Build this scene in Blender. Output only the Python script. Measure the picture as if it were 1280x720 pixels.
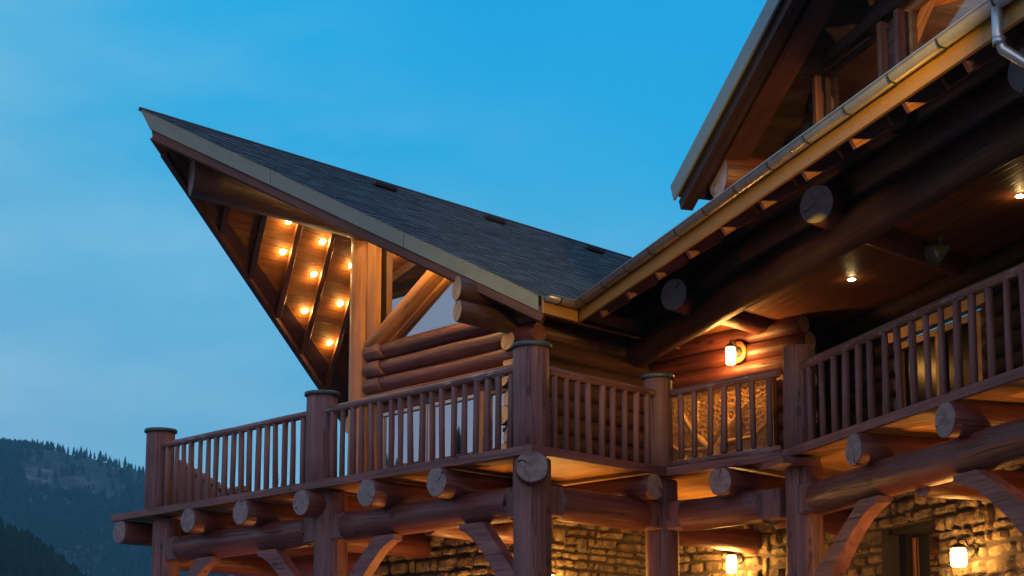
import bpy, bmesh, math, random
from mathutils import Vector, Matrix, noise
from math import sin, cos, pi, radians, sqrt, atan2
random.seed(11)
SC = bpy.context.scene
COL = SC.collection
for o in list(bpy.data.objects): bpy.data.objects.remove(o)

# ---------------------------------------------------------------- camera
PITCH = radians(8.1)
cam_d = bpy.data.cameras.new('camera'); cam = bpy.data.objects.new('camera', cam_d); COL.objects.link(cam)
cam.location = (0, 0, 1.6); cam.rotation_euler = (pi/2 + PITCH, 0, 0)
cam_d.sensor_width = 36.0; cam_d.lens = 36.0*2061/1280
cam_d.shift_y = (618-360)/1280.0
cam_d.clip_start = 0.1; cam_d.clip_end = 6000
SC.camera = cam

# ---------------------------------------------------------------- sky, dusk light, exposure
SUN_EL, SUN_AZ = radians(3.0), radians(200)      # the afterglow is low behind the camera
world = bpy.data.worlds.new('World'); SC.world = world; world.use_nodes = True
nt = world.node_tree; nt.nodes.clear()
def N(t, ty, **k):
    n = t.nodes.new(ty)
    for a, v in k.items(): setattr(n, a, v)
    return n
def MA(t, op, a, b=None, c=None, clamp=False):
    n = t.nodes.new('ShaderNodeMath'); n.operation = op; n.use_clamp = clamp
    for i, v in enumerate((a, b, c)):
        if v is None: continue
        if hasattr(v, 'links'): t.links.new(v, n.inputs[i])
        else: n.inputs[i].default_value = v
    return n.outputs[0]
def RAMP(t, fac, stops, interp='LINEAR'):
    n = t.nodes.new('ShaderNodeValToRGB'); n.color_ramp.interpolation = interp
    e = n.color_ramp.elements
    while len(e) < len(stops): e.new(0.5)
    for el, (p, c) in zip(e, stops):
        el.position = p; el.color = (c[0], c[1], c[2], 1) if not isinstance(c, (int, float)) else (c, c, c, 1)
    t.links.new(fac, n.inputs[0]); return n.outputs[0]
def MIX(t, fac, a, b, mode='MIX'):
    n = t.nodes.new('ShaderNodeMix'); n.data_type = 'RGBA'; n.blend_type = mode
    if hasattr(fac, 'links'): t.links.new(fac, n.inputs[0])
    else: n.inputs[0].default_value = fac
    for i, v in ((6, a), (7, b)):
        if hasattr(v, 'links'): t.links.new(v, n.inputs[i])
        else: n.inputs[i].default_value = (v[0], v[1], v[2], 1)
    return n.outputs[2]
sky = N(nt, 'ShaderNodeTexSky', sky_type='NISHITA'); sky.sun_disc = False
sky.sun_elevation = SUN_EL; sky.sun_rotation = SUN_AZ; sky.altitude = 1500; sky.air_density = 1.0; sky.dust_density = .6; sky.ozone_density = 3.0
tc = N(nt, 'ShaderNodeTexCoord'); sep = N(nt, 'ShaderNodeSeparateXYZ'); nt.links.new(tc.outputs['Generated'], sep.inputs[0])
X, Y, Z = sep.outputs
# dusk tones: deep azure high up and to the right, paler low on the left
v = MA(nt, 'ADD', MA(nt, 'MULTIPLY', Z, 1.55), MA(nt, 'MULTIPLY', X, 0.75))
cn = N(nt, 'ShaderNodeTexNoise'); cn.inputs['Scale'].default_value = 3.2; cn.inputs['Detail'].default_value = 3; cn.inputs['Roughness'].default_value = .45
mp = N(nt, 'ShaderNodeMapping'); mp.inputs['Scale'].default_value = (1, 1, 2.2); mp.inputs['Location'].default_value = (3.1, 0.4, 1.7)
nt.links.new(tc.outputs['Generated'], mp.inputs[0]); nt.links.new(mp.outputs[0], cn.inputs['Vector'])
vv = MA(nt, 'ADD', v, MA(nt, 'MULTIPLY', MA(nt, 'SUBTRACT', cn.outputs[0], .5), .42))
front = RAMP(nt, MA(nt, 'ADD', vv, 0.2), [(0.0, (.175, .355, .50)), (.25, (.130, .335, .495)), (.50, (.066, .310, .50)), (.75, (.012, .280, .525)), (1.0, (.001, .230, .51))])
cl = N(nt, 'ShaderNodeTexNoise'); cl.inputs['Scale'].default_value = 5.5; cl.inputs['Detail'].default_value = 6; cl.inputs['Roughness'].default_value = .55
mp2 = N(nt, 'ShaderNodeMapping'); mp2.inputs['Scale'].default_value = (1, 1, 2.6); mp2.inputs['Location'].default_value = (1.3, 0.2, .55); mp2.inputs['Rotation'].default_value = (0, .35, 0)
nt.links.new(tc.outputs['Generated'], mp2.inputs[0]); nt.links.new(mp2.outputs[0], cl.inputs['Vector'])
cf = MA(nt, 'MULTIPLY', RAMP(nt, cl.outputs[0], [(.42, 0.0), (.70, 1.0)]), RAMP(nt, v, [(.0, .34), (.30, .26), (.62, 0.0)]))
front = MIX(nt, cf, front, (.33, .50, .58))
back = RAMP(nt, Z, [(0.0, (.56, .42, .44)), (.12, (.50, .42, .48)), (.45, (.33, .37, .55)), (1.0, (.14, .26, .48))])
wf = RAMP(nt, MA(nt, 'ADD', MA(nt, 'MULTIPLY', Y, .8), .5), [(0, 0.0), (.30, 0.0), (.85, 1.0), (1, 1.0)])
dusk = MIX(nt, wf, back, front)
nb = MIX(nt, 1.0, sky.outputs[0], (0.10, 0.10, 0.10), 'MULTIPLY')
fin = MIX(nt, 0.05, dusk, nb)
bg = N(nt, 'ShaderNodeBackground'); bg.inputs['Strength'].default_value = 1.0
nt.links.new(fin, bg.inputs[0]); ow = N(nt, 'ShaderNodeOutputWorld'); nt.links.new(bg.outputs[0], ow.inputs[0])

sd = bpy.data.lights.new('afterglow_sun', 'SUN'); sd.energy = 0.13; sd.angle = radians(40); sd.color = (1.0, .86, .92)
so = bpy.data.objects.new('afterglow_sun', sd); COL.objects.link(so)
az = radians(205); el = radians(14)
so.rotation_euler = Vector((sin(az)*cos(el), cos(az)*cos(el), sin(el))).to_track_quat('Z', 'Y').to_euler()
SC.view_settings.view_transform = 'Standard'; SC.view_settings.look = 'None'
SC.view_settings.exposure = 0.75; SC.view_settings.gamma = 1.0; SC.view_settings.use_curve_mapping = False

# ---------------------------------------------------------------- building frames
ZD = 4.9                                         # deck level
q = sqrt(.5)
A = Vector((-q, q, 0)); B = Vector((q, q, 0)); UP = Vector((0, 0, 1))
ga = radians(17.5); G = Vector((-sin(ga), cos(ga), 0)); H = Vector((cos(ga), sin(ga), 0))
C = Vector((0.234, 19.0, 0))
C4 = C + B*2.45 - A*1.77
def W(a, b, z): return C + A*a + B*b + UP*(ZD+z)
def WG(g, i, z): return C4 - G*g + H*i + UP*(ZD+z)
def toAB(p): d = p - C; return d.dot(A), d.dot(B)
def toG(p): d = p - C4; return -d.dot(G), d.dot(H)

# ---------------------------------------------------------------- materials
MATS = {}
def mat(name):
    m = bpy.data.materials.new(name); m.use_nodes = True; t = m.node_tree
    b = t.nodes['Principled BSDF']; MATS[name] = m
    return m, t, b
def coords(t, scale, kind='Object', loc=(0, 0, 0), rnd=True):
    tc = t.nodes.new('ShaderNodeTexCoord'); mp = t.nodes.new('ShaderNodeMapping')
    mp.inputs['Scale'].default_value = scale; mp.inputs['Location'].default_value = loc
    t.links.new(tc.outputs[kind], mp.inputs[0])
    if rnd:
        oi = t.nodes.new('ShaderNodeObjectInfo')
        ad = t.nodes.new('ShaderNodeVectorMath'); ad.operation = 'ADD'
        mu = t.nodes.new('ShaderNodeMath'); mu.operation = 'MULTIPLY'; mu.inputs[1].default_value = 37.0
        t.links.new(oi.outputs['Random'], mu.inputs[0]); t.links.new(mp.outputs[0], ad.inputs[0]); t.links.new(mu.outputs[0], ad.inputs[1])
        return ad.outputs[0]
    return mp.outputs[0]
def NOI(t, vec, scale=1, detail=4, rough=.55, dist=0):
    n = t.nodes.new('ShaderNodeTexNoise'); n.inputs['Scale'].default_value = scale; n.inputs['Detail'].default_value = detail
    n.inputs['Roughness'].default_value = rough; n.inputs['Distortion'].default_value = dist
    t.links.new(vec, n.inputs['Vector']); return n.outputs[0]
def BUMP(t, h, strength, dist, b, prev=None):
    n = t.nodes.new('ShaderNodeBump'); n.inputs['Strength'].default_value = strength; n.inputs['Distance'].default_value = dist
    t.links.new(h, n.inputs['Height'])
    if prev is not None: t.links.new(prev, n.inputs['Normal'])
    t.links.new(n.outputs[0], b.inputs['Normal']); return n.outputs[0]
def wood(name, c0, c1, axis='Z', rough=.42, scale=1.0, crack=1.0, spec=.5):
    m, t, b = mat(name)
    s = {'Z': (9, 9, .55), 'X': (.55, 9, 9), 'Y': (9, .55, 9)}[axis]
    f = {'Z': (70, 70, 1.6), 'X': (1.6, 70, 70), 'Y': (70, 1.6, 70)}[axis]
    n1 = NOI(t, coords(t, tuple(x*scale for x in s)), 1, 5, .6, .6)
    n2 = NOI(t, coords(t, tuple(x*scale for x in f)), 1, 3, .6)
    n3 = NOI(t, coords(t, (1.3, 1.3, 1.3)), 1, 3, .5)
    k = MA(t, 'ADD', MA(t, 'MULTIPLY', n1, .6), MA(t, 'MULTIPLY', n2, .4))
    col = RAMP(t, k, [(.30, tuple(x*.55 for x in c0)), (.45, c0), (.62, c1)])
    col = MIX(t, RAMP(t, n3, [(.35, 0.0), (.7, .55)]), col, tuple(x*.62 for x in c0))
    # drying checks running along the grain
    g = {'Z': (14, 14, .35), 'X': (.35, 14, 14), 'Y': (14, .35, 14)}[axis]
    nc = NOI(t, coords(t, g, loc=(5, 2, 8)), 1, 2, .4)
    ck = RAMP(t, nc, [(.488, 0.0), (.5, 1.0), (.512, 0.0)])
    ck = MA(t, 'MULTIPLY', ck, .5*crack)
    col = MIX(t, ck, col, (.012, .007, .006))
    kn = t.nodes.new('ShaderNodeTexVoronoi'); kn.inputs['Scale'].default_value = 1.0; kn.inputs['Randomness'].default_value = 1.0
    ks = {'Z': (4.2, 4.2, 1.9), 'X': (1.9, 4.2, 4.2), 'Y': (4.2, 1.9, 4.2)}[axis]
    t.links.new(coords(t, ks, loc=(1, 7, 3)), kn.inputs['Vector'])
    kd = MA(t, 'ADD', kn.outputs['Distance'], MA(t, 'MULTIPLY', MA(t, 'SUBTRACT', n1, .5), .12))
    knot = RAMP(t, kd, [(.09, 1.0), (.15, .0)])
    col = MIX(t, MA(t, 'MULTIPLY', knot, .8*min(1, crack)), col, tuple(x*.22 for x in c0))
    n4 = NOI(t, coords(t, (.5 if axis == 'X' else 5, 5, .5 if axis == 'Z' else 5), loc=(9, 9, 9)), 1, 3, .5)
    col = MIX(t, RAMP(t, n4, [(.52, 0.0), (.68, .28)]), col, tuple(min(1, x*1.5+.02) for x in c1))
    t.links.new(col, b.inputs['Base Color'])
    r = MA(t, 'ADD', MA(t, 'ADD', MA(t, 'MULTIPLY', n2, .25), MA(t, 'MULTIPLY', n4, .25)), rough-.18); t.links.new(r, b.inputs['Roughness'])
    b.inputs['Specular IOR Level'].default_value = spec
    h = MA(t, 'SUBTRACT', MA(t, 'ADD', MA(t, 'ADD', MA(t, 'MULTIPLY', n2, .35), n1), MA(t, 'MULTIPLY', n4, 1.6)), MA(t, 'SUBTRACT', MA(t, 'MULTIPLY', ck, 1.6), MA(t, 'MULTIPLY', knot, .5)))
    BUMP(t, h, .7, .012, b)
    return m
RED0, RED1 = (.100, .025, .020), (.180, .052, .040)
M_log = wood('stained_log', RED0, RED1, 'Z', .40)
M_post = wood('weathered_post', (.135, .055, .051), (.235, .108, .098), 'Z', .55, crack=1.8)
M_bal = wood('baluster_wood', (.135, .054, .050), (.220, .100, .090), 'Z', .5, crack=.3)
M_rail = wood('rail_wood', (.14, .056, .046), (.23, .11, .092), 'Z', .42, crack=.8)
M_beamX = wood('stained_board', (.145, .052, .046), (.24, .096, .082), 'X', .5)
M_dark = wood('dark_board', (.080, .026, .018), (.135, .048, .032), 'X', .5, crack=.4)
M_honey = wood('honey_log', (.38, .145, .045), (.56, .26, .09), 'Z', .36, crack=.5)
M_honeyX = wood('honey_board', (.42, .17, .05), (.60, .28, .09), 'X', .38, crack=.3)
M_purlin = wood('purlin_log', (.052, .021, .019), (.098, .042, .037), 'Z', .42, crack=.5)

t = M_rail.node_tree; b = t.nodes['Principled BSDF']; src = b.inputs['Base Color'].links[0].from_socket
fl_ = NOI(t, coords(t, (26, 26, 5)), 1, 6, .75); bigf = NOI(t, coords(t, (2.2, 2.2, 2.2)), 1, 2, .5)
wear = RAMP(t, MA(t, 'ADD', MA(t, 'MULTIPLY', fl_, .65), MA(t, 'MULTIPLY', bigf, .35)), [(.56, 0.0), (.60, .85)])
t.links.new(MIX(t, wear, src, (.36, .33, .33)), b.inputs['Base Color'])
M_dull = wood('shaded_wall_log', (.034, .013, .009), (.065, .026, .017), 'Z', .72, crack=.5, spec=.2)  # log stain darkened to stand in for shade on the porch walls
def endgrain(name, c0, c1):
    m, t, b = mat(name)
    v = coords(t, (1, 1, 0), rnd=False); sp = t.nodes.new('ShaderNodeSeparateXYZ'); t.links.new(v, sp.inputs[0])
    x, y = sp.outputs[0], sp.outputs[1]
    oi = t.nodes.new('ShaderNodeObjectInfo')
    wob = NOI(t, coords(t, (7, 7, 7)), 1, 3)
    r = MA(t, 'ADD', MA(t, 'SQRT', MA(t, 'ADD', MA(t, 'MULTIPLY', x, x), MA(t, 'MULTIPLY', y, y))), MA(t, 'MULTIPLY', wob, .05))
    ring = MA(t, 'SINE', MA(t, 'MULTIPLY', r, 330))
    an = MA(t, 'ARCTAN2', y, x)
    aw = MA(t, 'ADD', MA(t, 'ADD', an, MA(t, 'MULTIPLY', oi.outputs['Random'], 6.2)), MA(t, 'MULTIPLY', wob, 2.2))
    star = MA(t, 'POWER', MA(t, 'ABSOLUTE', MA(t, 'SINE', MA(t, 'MULTIPLY', aw, 2.5))), .30)     # radial checks
    star = RAMP(t, star, [(.22, 0.0), (.42, 1.0)])
    one = MA(t, 'POWER', MA(t, 'ABSOLUTE', MA(t, 'SINE', MA(t, 'MULTIPLY', aw, .5))), .5); one = RAMP(t, one, [(.13, 0.0), (.22, 1.0)])
    nn = NOI(t, coords(t, (11, 11, 11)), 1, 4)
    fi = NOI(t, coords(t, (60, 60, 60)), 1, 3)
    k = MA(t, 'ADD', MA(t, 'ADD', MA(t, 'MULTIPLY', nn, .55), MA(t, 'MULTIPLY', ring, .09)), MA(t, 'MULTIPLY', fi, .4))
    col = RAMP(t, k, [(.3, c0), (.65, c1)])
    cr = MA(t, 'MULTIPLY', MA(t, 'ADD', MA(t, 'MULTIPLY', star, .28), .72), one)
    col = MIX(t, 1.0, col, cr, 'MULTIPLY')
    t.links.new(col, b.inputs['Base Color']); b.inputs['Roughness'].default_value = .8
    BUMP(t, MA(t, 'ADD', cr, MA(t, 'MULTIPLY', k, .6)), .6, .006, b)
    return m
M_end = endgrain('end_grain', (.10, .072, .068), (.30, .235, .225))
M_endp = endgrain('brightened_end_grain', (.34, .30, .31), (.62, .56, .58))  # end grain lightened in colour to offset the shade under the eaves
M_endw = endgrain('pale_end_grain', (.42, .24, .12), (.66, .42, .22))

def boards(name, c0, c1, width=.12, axis='Y', rough=.4, spec=.5):
    # tongue and groove boarding, boards run along local X
    m, t, b = mat(name)
    v = coords(t, (1, 1, 1), rnd=False); sp = t.nodes.new('ShaderNodeSeparateXYZ'); t.links.new(v, sp.inputs[0])
    yy = MA(t, 'DIVIDE', sp.outputs[1], width)
    idx = MA(t, 'FLOOR', yy); fr = MA(t, 'FRACT', yy)
    wn = t.nodes.new('ShaderNodeTexWhiteNoise'); wn.noise_dimensions = '1D'; t.links.new(idx, wn.inputs['W'])
    cb = t.nodes.new('ShaderNodeCombineXYZ'); t.links.new(MA(t, 'MULTIPLY', sp.outputs[0], 1.0), cb.inputs[0])
    t.links.new(MA(t, 'MULTIPLY', sp.outputs[1], 9), cb.inputs[1]); t.links.new(MA(t, 'MULTIPLY', wn.outputs[0], 40), cb.inputs[2])
    n1 = NOI(t, cb.outputs[0], 1.4, 5, .6, 1.2)
    k = MA(t, 'ADD', MA(t, 'MULTIPLY', n1, .7), MA(t, 'MULTIPLY', wn.outputs[0], .3))
    col = RAMP(t, k, [(.25, c0), (.7, c1)])
    gr = RAMP(t, MA(t, 'ABSOLUTE', MA(t, 'SUBTRACT', fr, .5)), [(.44, 1.0), (.5, 0.0)])
    col = MIX(t, gr, tuple(x*.12 for x in c0), col)
    t.links.new(col, b.inputs['Base Color']); b.inputs['Roughness'].default_value = rough
    b.inputs['Specular IOR Level'].default_value = spec
    BUMP(t, MA(t, 'ADD', gr, MA(t, 'MULTIPLY', n1, .25)), .8, .006, b)
    return m
M_soff = boards('soffit_boards', (.20, .070, .020), (.33, .125, .036), .14, rough=.62, spec=.15)
M_deckb = boards('deck_underside', (.34, .16, .05), (.52, .28, .10), .15, rough=.5)
M_ceil = boards('ceiling_boards', (.15, .050, .018), (.26, .095, .034), .16, rough=.5, spec=.3)
M_clap = boards('clapboard', (.07, .055, .06), (.12, .095, .10), .16)

def plain(name, col, rough=.5, metal=0.0, nscale=8, amt=.25, bump=.2, spec=.5):
    m, t, b = mat(name)
    n = NOI(t, coords(t, (nscale,)*3), 1, 5, .6)
    n2 = NOI(t, coords(t, (nscale*9,)*3), 1, 2, .6)
    k = MA(t, 'ADD', MA(t, 'MULTIPLY', n, .7), MA(t, 'MULTIPLY', n2, .3))
    t.links.new(RAMP(t, k, [(.3, tuple(x*(1-amt) for x in col)), (.7, tuple(x*(1+amt) for x in col))]), b.inputs['Base Color'])
    t.links.new(MA(t, 'ADD', MA(t, 'MULTIPLY', n, .3), rough-.15), b.inputs['Roughness']); b.inputs['Metallic'].default_value = metal
    b.inputs['Specular IOR Level'].default_value = spec
    BUMP(t, k, bump, .004, b)
    return m
M_rake = plain('rake_trim_metal', (.17, .205, .165), .55, 0, 5, .18, .1)
M_rakeblue = plain('dormer_trim_metal', (.20, .24, .25), .5, 0, 5, .15, .1)
M_gut = plain('gutter_zinc', (.50, .50, .50), .32, .75, 6, .12, .1)
M_fascia = plain('fascia_paint', (.38, .20, .045), .45, 0, 3, .10, .1)
M_iron = plain('dark_iron', (.03, .027, .025), .5, .5, 20, .3, .2)
M_cap = plain('patina_cap', (.05, .085, .085), .5, .3, 12, .35, .2)
M_mortar = plain('mortar', (.060, .048, .034), .95, 0, 20, .3, .6)
M_white = plain('white_frame', (.62, .56, .50), .45, 0, 8, .08, .05)
M_black = plain('matte_black', (.02, .014, .012), .9, 0, 4, .3, 0)  # flat near-black for vents, door frames and palisade ends
M_barkk = plain('bare_bark', (.035, .028, .025), .9, 0, 30, .3, .4)

m, t, b = mat('roof_shingle'); MATS['roof_shingle'] = m; M_roof = m
at = N(t, 'ShaderNodeAttribute', attribute_name='rnd')
n = NOI(t, coords(t, (2, 2, 2)), 1, 4); n2 = NOI(t, coords(t, (120, 120, 120)), 1, 2)
k = MA(t, 'ADD', MA(t, 'ADD', MA(t, 'MULTIPLY', at.outputs['Fac'], .55), MA(t, 'MULTIPLY', n, .3)), MA(t, 'MULTIPLY', n2, .25))
t.links.new(RAMP(t, k, [(.2, (.040, .050, .058)), (.85, (.115, .130, .145))]), b.inputs['Base Color']); b.inputs['Roughness'].default_value = .85
BUMP(t, n2, .6, .004, b)

m, t, b = mat('field_stone'); M_stone = m
at = N(t, 'ShaderNodeAttribute', attribute_name='rnd')
n = NOI(t, coords(t, (6, 6, 6)), 1, 6, .65, .5); n2 = NOI(t, coords(t, (38, 38, 38)), 1, 6, .7, .4)
base = RAMP(t, at.outputs['Fac'], [(0, (.24, .18, .12)), (.3, (.38, .31, .20)), (.55, (.30, .265, .21)), (.8, (.43, .34, .21)), (1, (.19, .165, .14))])
k = MA(t, 'ADD', MA(t, 'MULTIPLY', n, .6), MA(t, 'MULTIPLY', n2, .4))
col = MIX(t, 1.0, base, RAMP(t, k, [(.38, (.22, .19, .16)), (.48, (.72, .69, .64)), (.62, (1.2, 1.16, 1.08))]), 'MULTIPLY')
t.links.new(col, b.inputs['Base Color']); b.inputs['Roughness'].default_value = .9; b.inputs['Specular IOR Level'].default_value = .25
BUMP(t, MA(t, 'ADD', MA(t, 'MULTIPLY', n, 1.2), n2), 1.0, .05, b)

m, t, b = mat('window_glass'); M_glass = m
b.inputs['Base Color'].default_value = (.012, .012, .014, 1); b.inputs['Roughness'].default_value = .02
gl = N(t, 'ShaderNodeBsdfGlossy'); gl.inputs['Color'].default_value = (.86, .88, .92, 1); gl.inputs['Roughness'].default_value = .015
mx = N(t, 'ShaderNodeMixShader'); lw = N(t, 'ShaderNodeLayerWeight'); lw.inputs[0].default_value = .45
t.links.new(MA(t, 'ADD', MA(t, 'MULTIPLY', lw.outputs['Fresnel'], .6), .42, clamp=True), mx.inputs[0])
t.links.new(b.outputs[0], mx.inputs[1]); t.links.new(gl.outputs[0], mx.inputs[2]); t.links.new(mx.outputs[0], t.nodes['Material Output'].inputs[0])
m, t, b = mat('dulled_glass'); M_dimglass = m  # pane darkened and dulled to keep the lantern's reflection out
b.inputs['Base Color'].default_value = (.010, .008, .007, 1); b.inputs['Roughness'].default_value = .22; b.inputs['Specular IOR Level'].default_value = .06
m, t, b = mat('clear_pane'); M_clear = m
gl = N(t, 'ShaderNodeBsdfGlossy'); gl.inputs['Roughness'].default_value = .02; tr = N(t, 'ShaderNodeBsdfTransparent'); mx = N(t, 'ShaderNodeMixShader'); mx.inputs[0].default_value = .12
t.links.new(tr.outputs[0], mx.inputs[1]); t.links.new(gl.outputs[0], mx.inputs[2]); t.links.new(mx.outputs[0], t.nodes['Material Output'].inputs[0])

def emis(name, col, s):
    m, t, b = mat(name); b.inputs['Base Color'].default_value = (.8, .6, .4, 1)
    b.inputs['Emission Color'].default_value = (*col, 1); b.inputs['Emission Strength'].default_value = s
    return m
M_bulb = emis('lamp_glow', (1, .86, .50), 70)
M_lant = emis('lantern_glass_glow', (1, .70, .27), 5.5)

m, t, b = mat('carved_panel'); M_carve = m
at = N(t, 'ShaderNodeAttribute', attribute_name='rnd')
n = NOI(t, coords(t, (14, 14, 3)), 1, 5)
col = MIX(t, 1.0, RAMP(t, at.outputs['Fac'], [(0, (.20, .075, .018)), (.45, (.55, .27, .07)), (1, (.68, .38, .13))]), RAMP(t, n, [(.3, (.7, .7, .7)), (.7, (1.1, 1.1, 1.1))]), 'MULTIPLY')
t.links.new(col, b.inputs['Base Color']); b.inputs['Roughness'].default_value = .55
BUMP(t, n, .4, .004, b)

m, t, b = mat('mountain_ground'); M_mtn = m
n = NOI(t, coords(t, (.012, .012, .02), rnd=False), 1, 7, .6); n2 = NOI(t, coords(t, (.06, .06, .03), rnd=False), 1, 5, .65)
c = RAMP(t, MA(t, 'ADD', MA(t, 'MULTIPLY', n, .5), MA(t, 'MULTIPLY', n2, .5)), [(.42, (.03, .045, .04)), (.54, (.07, .07, .06)), (.64, (.22, .20, .19))])
t.links.new(c, b.inputs['Base Color']); b.inputs['Roughness'].default_value = 1; b.inputs['Specular IOR Level'].default_value = 0
m, t, b = mat('meadow_ground'); M_grnd = m
n = NOI(t, coords(t, (.3, .3, .3), rnd=False), 1, 8, .65); n2 = NOI(t, coords(t, (6, 6, 6), rnd=False), 1, 6, .7)
grass_ = RAMP(t, MA(t, 'ADD', MA(t, 'MULTIPLY', n, .5), MA(t, 'MULTIPLY', n2, .5)), [(.35, (.035, .035, .02)), (.5, (.06, .07, .03)), (.65, (.12, .10, .06))])
bounce_gravel = RAMP(t, NOI(t, coords(t, (45, 45, 45), rnd=False), 1, 3), [(.3, (.12, .12, .115)), (.7, (.26, .255, .25))])  # unseen pale gravel, added to bounce light up onto the undersides
gp = N(t, 'ShaderNodeNewGeometry'); gs = N(t, 'ShaderNodeSeparateXYZ'); t.links.new(gp.outputs['Position'], gs.inputs[0])
dd_ = MA(t, 'SQRT', MA(t, 'ADD', MA(t, 'POWER', gs.outputs[0], 2), MA(t, 'POWER', MA(t, 'SUBTRACT', gs.outputs[1], 18), 2)))
bounce_yard = RAMP(t, MA(t, 'ADD', MA(t, 'DIVIDE', dd_, 60), MA(t, 'MULTIPLY', n, .12)), [(.5, 1.0), (.56, 0.0)])
t.links.new(MIX(t, bounce_yard, grass_, bounce_gravel), b.inputs['Base Color']); b.inputs['Roughness'].default_value = 1
BUMP(t, n2, .8, .05, b)
def needle(name, c):
    m, t, b = mat(name)
    n = NOI(t, coords(t, (.15, .15, .15)), 1, 4); t.links.new(RAMP(t, n, [(.3, tuple(x*.6 for x in c)), (.7, tuple(x*1.4 for x in c))]), b.inputs['Base Color'])
    b.inputs['Roughness'].default_value = 1; b.inputs['Specular IOR Level'].default_value = 0; return m
M_needle = needle('conifer_needles', (.012, .030, .026)); M_needle2 = needle('near_conifer_needles', (.020, .038, .020))

# ---------------------------------------------------------------- object helpers
WM = {}
def thing(name, loc, label, cat, group=None, kind=None):
    o = bpy.data.objects.new(name, None); COL.objects.link(o); o.location = loc; o.empty_display_size = .2
    WM[o] = Matrix.Translation(loc); tag(o, label, cat, group, kind); return o
def tag(o, label=None, cat=None, group=None, kind=None):
    if label: o['label'] = label
    if cat: o['category'] = cat
    if group: o['group'] = group
    if kind: o['kind'] = kind
    return o
def put(name, me, M, mats, parent=None, smooth=False):
    o = bpy.data.objects.new(name, me); COL.objects.link(o)
    for m_ in (mats if isinstance(mats, (list, tuple)) else [mats]):
        if len(me.materials) < (len(mats) if isinstance(mats, (list, tuple)) else 1): me.materials.append(m_)
    WM[o] = M.copy()
    if parent is not None:
        o.parent = parent; o.matrix_parent_inverse = Matrix(); o.matrix_basis = WM[parent].inverted() @ M
    else: o.matrix_basis = M
    if smooth:
        for p in me.polygons:
            if p.material_index == 0: p.use_smooth = True
    return o
def bm2me(bm, name):
    bmesh.ops.recalc_face_normals(bm, faces=bm.faces)
    me = bpy.data.meshes.new(name); bm.to_mesh(me); bm.free(); return me
def frame_from(d, up=UP):
    """matrix whose local Z is d"""
    z = d.normalized(); x = up.cross(z)
    if x.length < 1e-4: x = Vector((1, 0, 0))
    x.normalize(); y = z.cross(x)
    return Matrix((x, y, z)).transposed().to_4x4()
def log(name, p0, p1, r0, r1=None, parent=None, mats=None, seg=22, rough=.025, bow=.0, flat_top=None, flat_bot=None, cut0=0, cut1=0, hew=0, cutx0=0):
    """a peeled log from p0 to p1; flat_*: planed at that fraction of the radius; cut: slanted ends"""
    r1 = r0 if r1 is None else r1
    mats = mats or [M_log, M_end]
    d = p1-p0; L = d.length; nr = max(2, int(L/.35)); off = Vector((random.uniform(-50, 50),)*3)
    bm = bmesh.new(); rings = []
    zs = [0, .012] + [L*k/nr for k in range(1, nr)] + [L-.012, L]
    for zi, z in enumerate(zs):
        tt = z/L; r = r0+(r1-r0)*tt
        if zi in (0, len(zs)-1): r -= .010
        cx = bow*sin(pi*tt)*noise.noise(off) + .012*noise.noise(Vector((z*.8, 0, 3))+off); cy = .012*noise.noise(Vector((0, z*.8, 9))+off)
        ring = []
        for s in range(seg):
            a = 2*pi*s/seg
            rr = r*(1+rough*noise.noise(Vector((cos(a)*1.3, sin(a)*1.3, z*.9))+off)*1.6)
            if hew: rr *= 1-hew*abs(sin(a*2.5+off.x))**4
            x, y = cx+rr*cos(a), cy+rr*sin(a)
            if flat_top is not None: y = min(y, flat_top*r)
            if flat_bot is not None: y = max(y, -flat_bot*r)
            zz = z
            if zi <= 1: zz = z + cut0*y + cutx0*x
            if zi >= len(zs)-2: zz = z + cut1*y
            ring.append(bm.verts.new((x, y, zz)))
        rings.append(ring)
    for k in range(len(rings)-1):
        for s in range(seg):
            bm.faces.new((rings[k][s], rings[k][(s+1) % seg], rings[k+1][(s+1) % seg], rings[k+1][s]))
    f0 = bm.faces.new(list(reversed(rings[0]))); f1 = bm.faces.new(rings[-1])
    f0.material_index = 1; f1.material_index = 1
    me = bm2me(bm, name)
    M = Matrix.Translation(p0) @ frame_from(d)
    return put(name, me, M, mats, parent, smooth=True)
def beam(name, p0, p1, w, h, parent=None, m=None, bev=.006, up=UP):
    """board from p0 to p1, local X along it, w sideways, h along up"""
    d = p1-p0; L = d.length; x = d.normalized(); y = up.cross(x)
    if y.length < 1e-4: y = Vector((0, 1, 0))
    y.normalize(); z = x.cross(y)
    M = Matrix.Translation(p0) @ Matrix((x, y, z)).transposed().to_4x4()
    bm = bmesh.new(); bmesh.ops.create_cube(bm, size=1)
    for v in bm.verts: v.co = Vector(((v.co.x+.5)*L, v.co.y*w, v.co.z*h))
    if bev: bmesh.ops.bevel(bm, geom=bm.edges[:], offset=min(bev, w*.3, h*.3), segments=1, affect='EDGES')
    return put(name, bm2me(bm, name), M, m or M_beamX, parent)
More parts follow.
